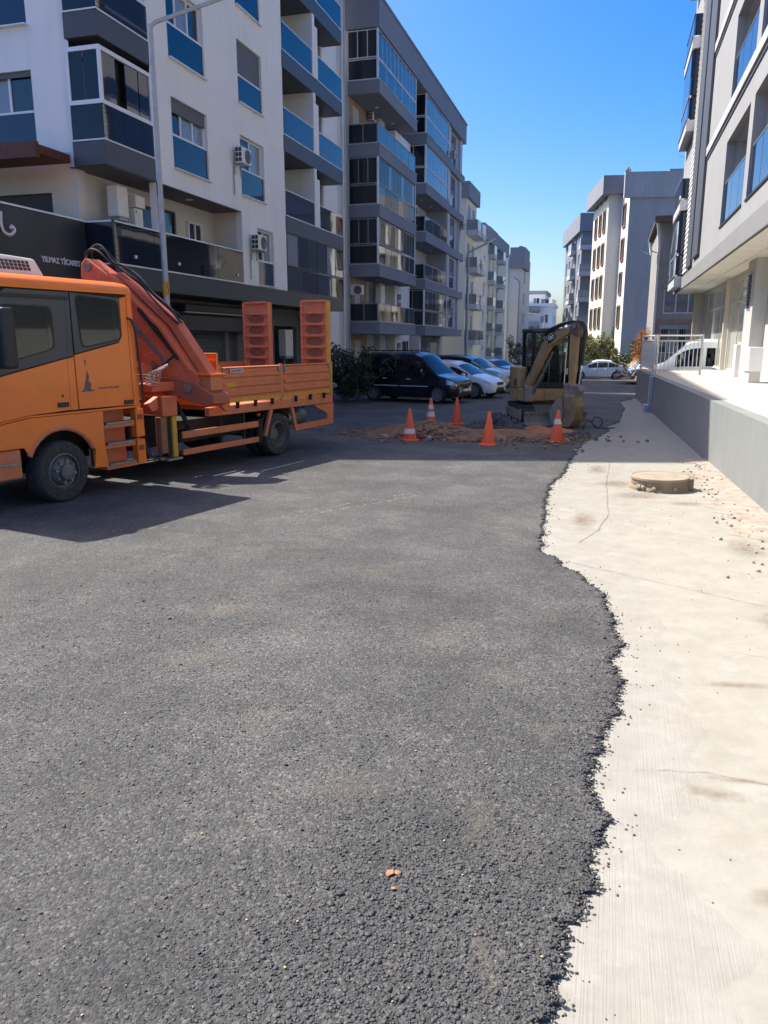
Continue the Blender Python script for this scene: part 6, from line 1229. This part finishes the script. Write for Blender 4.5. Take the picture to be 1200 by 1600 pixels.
bplane('decal_triangle', [(.70, 2.155), (.765, 2.18), (.73, 2.21)], .003, YELLOW, bo_, off=.0915, bevel=0)

# ================================================================== cars
CARGLASS = glass_mat('car_glass', (.016, .019, .022), ior=1.45, wav=.03); TRIM = mat('car_trim', (.02, .02, .022), .5)
ALLOY = mat('alloy_rim', (.42, .43, .45), .35, .6, .1, 6); PLATE = mat('number_plate', (.75, .76, .78), .5, 0, .04); LAMPR = mat('tail_lamp', (.40, .012, .014), .2, 0, .05, coat=.6)
def lerp_tab(T, x):
    if x <= T[0][0]: return T[0][1]
    for (a, p), (c, q) in zip(T, T[1:]):
        if x <= c: return p + (q - p) * (x - a) / (c - a)
    return T[-1][1]
def car(name, label, cat, loc, rz, sc_, W, wb, rw, low, belt, top, plan, glassx, screens, paint, group, tail=True, spokes=5, rimm=ALLOY, roof=None, roofx=None, cladding=None, lights=(.62, .72), tl=(.7, .85), slide=(), tint=.26):
    """low/belt/top/plan: tables over x (rear negative, front positive). glassx: x ranges of side panes; screens: x ranges of front/rear glass on the top skin"""
    t = thing(name, label, cat, loc, rz, group); xf = wb / 2; xr = -wb / 2; ra = rw * 1.16
    x0, x1 = top[0][0], top[-1][0]; xs = set([x0, x1])
    for T in (low, belt, top, plan): xs |= {p[0] for p in T}
    for g in (*glassx, *screens): xs |= set(g[:2])
    for c in (xf, xr): xs |= {c + ra * math.cos(math.pi * i / 10) for i in range(11)}
    n_ = 46; xs |= {x0 + (x1 - x0) * i / n_ for i in range(n_ + 1)}; xs = sorted(x for x in xs if x0 <= x <= x1)
    xs = [x for i, x in enumerate(xs) if i == 0 or x - xs[i - 1] > .004]; RB_, RG, RR = 7, 4, 4
    def section(x):
        lo = lerp_tab(low, x); be = lerp_tab(belt, x); tp = max(lerp_tab(top, x), be + .012); pf = lerp_tab(plan, x); w = W / 2 * pf; arch_ = 0
        for c in (xf, xr):
            if abs(x - c) < ra: lo = max(lo, rw * .95 + math.sqrt(max(0, ra * ra - (x - c) ** 2))); arch_ = 1
        lo = min(lo, be - .08); pts = []
        for i in range(RB_):
            f = i / (RB_ - 1); z = lo + (be - lo) * f; zz = (z - .2) / max(.1, be - .2); k = 1 - .085 * max(0, .42 - zz) ** 1.4 * 2.2 - .05 * max(0, zz - .62) ** 1.3 * 2.4; pts.append((w * k, z))
        wbelt = pts[-1][0]; hgt = tp - be; inset = min(hgt * tint, w * .34)
        for i in range(1, RG + 1):
            f = i / RG; pts.append((wbelt - inset * f ** 1.25, be + (hgt) * (f * .94)))
        we, ze = pts[-1]; cr = min(.045, .02 + hgt * .05) + hgt * .06
        for i in range(1, RR + 1):
            f = i / RR; pts.append((we * (1 - f), ze + cr * (1 - (1 - f) ** 2.4)))
        return pts
    S_ = [section(x) for x in xs]; m = len(S_[0]); body = MB(); cache = {}; vb = []
    for side in (1, -1):
        off = len(body.v)
        body.v += [(x, y * side, z) for x, p in zip(xs, S_) for y, z in p]
        for i in range(len(xs) - 1):
            xm = (xs[i] + xs[i + 1]) / 2
            for j in range(m - 1):
                q = (off + i * m + j, off + i * m + j + 1, off + (i + 1) * m + j + 1, off + (i + 1) * m + j)
                key = None
                if RB_ - 1 <= j < RB_ - 1 + RG - (0 if True else 1):
                    for gi, g in enumerate(glassx):
                        if g[0] < xm < g[1] and (j < RB_ + RG - 2): key = ('side_window', gi, side)
                if j >= RB_ - 1 + RG or (j >= RB_ - 1 + RG - 1):
                    for gi, g in enumerate(screens):
                        if g[0] < xm < g[1] and j >= RB_ - 1 + RG: key = ('windscreen' if g[2] else 'rear_window', gi, 0)
                if key is None:
                    mi = 1 if (roofx and roofx[0] < xm < roofx[1] and j >= RB_ - 2 + RG) else (2 if cladding and j < 1 else 0)
                    body.f.append(q); body.m.append(mi); body.sm.append(True)
                else:
                    g = cache.setdefault(key, MB()); k0 = len(g.v); g.v += [body.v[a] for a in q]; g.f.append((k0, k0 + 1, k0 + 2, k0 + 3)); g.m.append(0); g.sm.append(True)
        for i in (0, len(xs) - 1):
            body.f.append(tuple(off + i * m + j for j in range(m))); body.m.append(0); body.sm.append(False)
    body_o = body.build('body', [paint, roof or paint, cladding or TRIM], t, sharp=32, local=True)
    for (nm, gi, sd_), g in cache.items():
        me_o = g.build(nm, CARGLASS, t, local=True, sharp=60); bm = bmesh.new(); bm.from_mesh(me_o.data); bmesh.ops.remove_doubles(bm, verts=bm.verts, dist=.0005); bm.to_mesh(me_o.data); bm.free()
    # underside and wheel wells
    b = MB(); b.box(x0 + .25, x1 - .25, -W / 2 * .86, W / 2 * .86, .2, .42); b.box(x0 + .3, x1 - .35, -W / 2 * .6, W / 2 * .6, .4, .62); b.build('underbody', TRIM, t, local=True)
    for c in (xf, xr):
        for sd_ in (1, -1):
            y = sd_ * (W / 2 - .085); b = MB(); wd = .17; P = [(rw * .6, -wd / 2), (rw * .92, -wd / 2), (rw, -wd / 2 + .03), (rw, wd / 2 - .03), (rw * .93, wd / 2), (rw * .68, wd / 2), (rw * .64, wd / 2 - .02)]
            b.lathe([(r_, h * sd_) for r_, h in P], (c, y, rw), 'y', 28); wh = b.build('wheel', BLACKR, t, local=True)
            b = MB(); b.lathe([(rw * .66, wd / 2 * sd_), (rw * .62, (wd / 2 - .01) * sd_), (rw * .56, (wd / 2 - .06) * sd_), (0, (wd / 2 - .07) * sd_)], (c, y, rw), 'y', 28); b.m = [1] * len(b.f)
            for i in range(spokes):
                a = 2 * math.pi * i / spokes + .3; u = Vector((math.cos(a), 0, math.sin(a))); v = Vector((-math.sin(a), 0, math.cos(a))); q0 = Vector((c, y + (wd / 2 - .022) * sd_, rw)); ws = rw * 1.15 / spokes if spokes < 8 else rw * .055
                nn = Vector((0, .022 * sd_, 0)); p = [q0 - v * ws * .6, q0 + v * ws * .6, q0 + u * rw * .62 + v * ws, q0 + u * rw * .62 - v * ws]; b.hexa([*(k_ - nn * .5 for k_ in p), *(k_ + nn * .4 for k_ in p)], 0)
            b.lathe([(rw * .68, (wd / 2 + .004) * sd_), (rw * .60, (wd / 2 + .004) * sd_), (rw * .58, (wd / 2 - .03) * sd_)], (c, y, rw), 'y', 28, 0); b.cyl((c, y + (wd / 2 - .03) * sd_, rw), (c, y + (wd / 2 + .006) * sd_, rw), rw * .13, n=14)
            b.build('rim', [rimm, TRIM], wh, local=True, sharp=40)
    for sd_ in (1, -1):
        xm = glassx[-1][1] - .12; zb = lerp_tab(belt, xm); yb = W / 2 * lerp_tab(plan, xm) * .96
        b = MB(); b.box(xm - .06, xm + .07, sd_ * (yb + .02), sd_ * (yb + .20), zb - .01, zb + .14); b.build('mirror', paint if name != 'van' else BLACKP, t, bevel=.035, local=True)
        for g in glassx[-2:]:
            xh = g[0] + .16; zh = lerp_tab(belt, xh) - .12; yh = W / 2 * lerp_tab(plan, xh) * .985; b = MB(); b.tube([(xh - .09, sd_ * (yh - .005), zh), (xh - .06, sd_ * (yh + .03), zh), (xh + .05, sd_ * (yh + .03), zh), (xh + .08, sd_ * (yh - .005), zh)], .014, 6); b.build('door_handle', ALU if name == 'van' else paint, t, local=True)
            b = MB(); xg = g[0] - .02; zz0 = lerp_tab(low, xg) + .12; zz1 = lerp_tab(belt, xg) - .01
            for kx in range(6):
                z = zz0 + (zz1 - zz0) * kx / 5; zz = (z - .2) / max(.1, zz1 - .2); kk = 1 - .085 * max(0, .42 - zz) ** 1.4 * 2.2 - .05 * max(0, zz - .62) ** 1.3 * 2.4; b.v += [(xg - .006, sd_ * (W / 2 * lerp_tab(plan, xg) * kk + .0015), z), (xg + .006, sd_ * (W / 2 * lerp_tab(plan, xg) * kk + .0015), z)]
            for kx in range(5): b.f.append((2 * kx, 2 * kx + 1, 2 * kx + 3, 2 * kx + 2)); b.m.append(0); b.sm.append(False)
            b.build('door_gap', TRIM, t, local=True)
        # lamps follow the corners
        for nm, za, zb_, xa, xb, mm in (('headlight', lights[0], lights[1], x1 - .42, x1 - .05, HEADL), ('tail_light', tl[0], tl[1], x0 + .03, x0 + .30, LAMPR)):
            b = MB(); ks = 6
            for i in range(ks + 1):
                x = xa + (xb - xa) * i / ks; w = W / 2 * lerp_tab(plan, x); grow = (i / ks if nm == 'headlight' else 1 - i / ks); za_, zz_ = za + .05 * (1 - grow), zb_ + (.03 * (1 - grow) if nm == 'headlight' else 0)
                for z in (za_, (za_ + zz_) / 2, zz_):
                    zq = min(z, lerp_tab(belt, x) - .015); zz = (zq - .2) / max(.1, lerp_tab(belt, x) - .2); kk = 1 - .085 * max(0, .42 - zz) ** 1.4 * 2.2 - .05 * max(0, zz - .62) ** 1.3 * 2.4; b.v.append((x + .004, sd_ * (w * kk + .008), zq))
            for i in range(ks):
                for j in range(2): b.f.append((i * 3 + j, i * 3 + j + 1, (i + 1) * 3 + j + 1, (i + 1) * 3 + j)); b.m.append(0); b.sm.append(True)
            b.build(nm, mm, t, local=True)
    we = W / 2 * plan[-1][1]
    b = MB(); b.box(x1 - .01, x1 + .012, -we * .75, we * .75, .30, .42); b.box(x1 - .01, x1 + .012, -we * .6, we * .6, lights[0] - .06, lights[0] + .05); b.build('grille', TRIM, t, local=True, bevel=.01)
    for x, s_ in ((x1 + .012, 1), (x0 - .004, -1)): b = MB(); b.box(min(x, x + .012 * s_), max(x, x + .012 * s_), -.24, .24, .44 if s_ > 0 else .55, .54 if s_ > 0 else .65); b.build('number_plate', PLATE, t, local=True)
    b = MB(); b.box(x0 - .004, x0 + .02, -W / 2 * plan[0][1] * .9, W / 2 * plan[0][1] * .9, .3, .42); b.build('rear_bumper', TRIM if cladding else paint, t, local=True)
    for c_ in slide:
        b = MB(); b.tube([(c_[0], -W / 2 * .99, c_[2]), (c_[1], -W / 2 * .99, c_[2])], .018, 5); b.build('side_moulding', ALU, t, local=True)
    t.scale = (sc_,) * 3; return t
def at_wheel(px, py, rz, wb, W, sc_, front=True):
    f = Vector((math.cos(rz), math.sin(rz))); l = Vector((-math.sin(rz), math.cos(rz))); o = Vector((px, py)) - f * wb / 2 * sc_ * (1 if front else -1) + l * (W / 2) * sc_; return (o.x, o.y, gz(o.y) + .022)
K = .94; GR = 'cars parked in front of the grey building'
BLUEB = mat('black_car_paint', (.006, .008, .016), .25, 0, .1, coat=.8); SILV = mat('silver_car_paint', (.40, .42, .45), .3, .5, .03, coat=.6); MINT = mat('pale_green_car_paint', (.45, .50, .49), .3, .3, .03, coat=.6); NAVY = mat('navy_car_paint', (.018, .025, .05), .28, .2, .05, coat=.8)
rz = R(-14)
car('van', 'black delivery van with roof rails and a silver side moulding', 'van', at_wheel(-5.68, 26.33, rz, 2.75, 1.76, K), rz, K, 1.76, 2.75, .315,
    [(-2.1, .34), (-1.9, .26), (1.9, .24), (2.12, .28)], [(-2.1, 1.02), (-1.2, 1.02), (.9, .98), (1.3, .98), (1.75, .90), (2.0, .80), (2.12, .62)],
    [(-2.1, 1.50), (-2.05, 1.70), (-1.85, 1.80), (0, 1.84), (.35, 1.82), (.62, 1.72), (1.35, 1.04), (1.8, .93), (2.02, .82), (2.12, .64)], [(-2.1, .88), (-2.0, .96), (-1.6, 1), (1.4, 1), (1.85, .93), (2.05, .80), (2.12, .68)],
    [(-1.9, -1.12), (-1.04, -.12), (.0, .92)], [(.64, 1.33, True), (-2.1, -2.04, False)], BLUEB, GR, spokes=14, lights=(.66, .86), slide=[(-1.35, -.28, .62), (-.2, .98, .62)], tint=.2)
VAN = bpy.data.objects['van']
for s_ in (1, -1): b = MB(); b.tube([(-1.8, s_ * .62, 1.84), (-1.7, s_ * .62, 1.90), (.1, s_ * .62, 1.92), (.25, s_ * .62, 1.84)], .02, 6); b.build('roof_rail', BLACKP, VAN, local=True)
hatch = dict(low=[(-1.95, .32), (-1.8, .24), (1.8, .22), (2.05, .26)], belt=[(-1.95, .92), (-1.2, .96), (.8, .86), (1.3, .84), (1.75, .72), (1.95, .62), (2.05, .50)],
             top=[(-1.95, 1.0), (-1.75, 1.22), (-1.35, 1.40), (-.5, 1.46), (.1, 1.43), (.45, 1.33), (1.15, .92), (1.6, .80), (1.9, .66), (2.05, .52)], plan=[(-1.95, .80), (-1.8, .90), (-1.3, .98), (1.2, 1), (1.7, .93), (1.95, .78), (2.05, .62)])
rz = R(-15)
car('car', 'white hatchback parked between the black van and a pale suv', 'car', at_wheel(-4.86, 29.07, rz, 2.55, 1.73, K), rz, K, 1.73, 2.55, .31, hatch['low'], hatch['belt'], hatch['top'], hatch['plan'], [(-1.35, -.72), (-.66, .05), (.12, .95)], [(.47, 1.13, True), (-1.93, -1.45, False)], WPAINT, GR, lights=(.60, .74), tint=.34)
suv = dict(low=[(-2.1, .36), (-1.95, .28), (1.95, .28), (2.15, .32)], belt=[(-2.1, 1.0), (-1.2, 1.02), (.9, 1.0), (1.3, .98), (1.9, .90), (2.1, .74), (2.15, .66)],
           top=[(-2.1, 1.1), (-1.95, 1.4), (-1.6, 1.58), (-.5, 1.62), (.15, 1.58), (.5, 1.48), (1.2, 1.06), (1.8, .95), (2.08, .80), (2.15, .68)], plan=[(-2.1, .84), (-1.95, .92), (-1.4, 1), (1.4, 1), (1.85, .94), (2.08, .82), (2.15, .72)])
rz = R(-15)
car('car', 'pale grey green suv with dark roof behind the white hatchback', 'car', at_wheel(-4.9, 32.3, rz, 2.6, 1.8, K), rz, K, 1.8, 2.6, .33, suv['low'], suv['belt'], suv['top'], suv['plan'], [(-1.6, -.82), (-.75, .02), (.1, 1.0)], [(.52, 1.18, True), (-2.08, -1.62, False)], MINT, GR, roof=BLUEB, roofx=(-1.7, .5), lights=(.70, .84), cladding=TRIM)
rz = R(-14)
car('car', 'dark navy car beyond the pale suv, only its roof and bonnet showing', 'car', at_wheel(-5.4, 36.2, rz, 2.6, 1.75, K), rz, K, 1.75, 2.6, .31, hatch['low'], hatch['belt'], hatch['top'], hatch['plan'], [(-1.35, -.72), (-.66, .05), (.12, .95)], [(.47, 1.13, True), (-1.93, -1.45, False)], NAVY, GR)
sedan = dict(low=[(-2.2, .34), (-2.05, .24), (1.95, .22), (2.15, .26)], belt=[(-2.2, .90), (-1.5, .95), (.9, .88), (1.35, .86), (1.85, .74), (2.1, .60), (2.15, .50)],
             top=[(-2.2, .96), (-1.75, 1.04), (-1.55, 1.08), (-.95, 1.38), (-.4, 1.45), (.1, 1.43), (.45, 1.33), (1.2, .94), (1.75, .80), (2.05, .64), (2.15, .52)], plan=[(-2.2, .82), (-2.05, .92), (-1.5, .98), (1.3, 1), (1.8, .93), (2.05, .78), (2.15, .64)])
rz = R(150)
car('car', 'silver sedan at the far end of the row with its red tail light showing', 'car', (-6.6, 44.0, gz(44) + .022), rz, K, 1.74, 2.65, .31, sedan['low'], sedan['belt'], sedan['top'], sedan['plan'], [(-1.2, -.72), (-.66, .05), (.12, .95)], [(.47, 1.18, True), (-1.52, -.97, False)], SILV, GR, tl=(.66, .86))
rz = R(186)
car('car', 'white sedan parked across the far road end beside the excavator arm', 'car', (-.85, 60.5, gz(60.5) + .022), rz, .98, 1.74, 2.65, .31, sedan['low'], sedan['belt'], sedan['top'], sedan['plan'], [(-1.2, -.72), (-.66, .05), (.12, .95)], [(.47, 1.18, True), (-1.52, -.97, False)], WPAINT, None, tl=(.66, .86))
rz = R(172)
car('van', 'white van behind the terrace railing with red lamp showing between bars', 'van', (3.75, 35.2, gz(35) + .022), rz, 1.12, 1.76, 2.75, .315,
    [(-2.1, .34), (-1.9, .26), (1.9, .24), (2.12, .28)], [(-2.1, 1.02), (-1.2, 1.02), (.9, .98), (1.3, .98), (1.75, .90), (2.0, .80), (2.12, .62)],
    [(-2.1, 1.60), (-2.05, 1.80), (-1.85, 1.90), (0, 1.94), (.35, 1.90), (.62, 1.80), (1.35, 1.10), (1.8, .95), (2.02, .82), (2.12, .64)], [(-2.1, .88), (-2.0, .96), (-1.6, 1), (1.4, 1), (1.85, .93), (2.05, .80), (2.12, .68)],
    [(-1.9, -1.12), (-1.04, -.12), (.0, .92)], [(.64, 1.33, True), (-2.1, -2.04, False)], WPAINT, None, lights=(.66, .86), tint=.2)
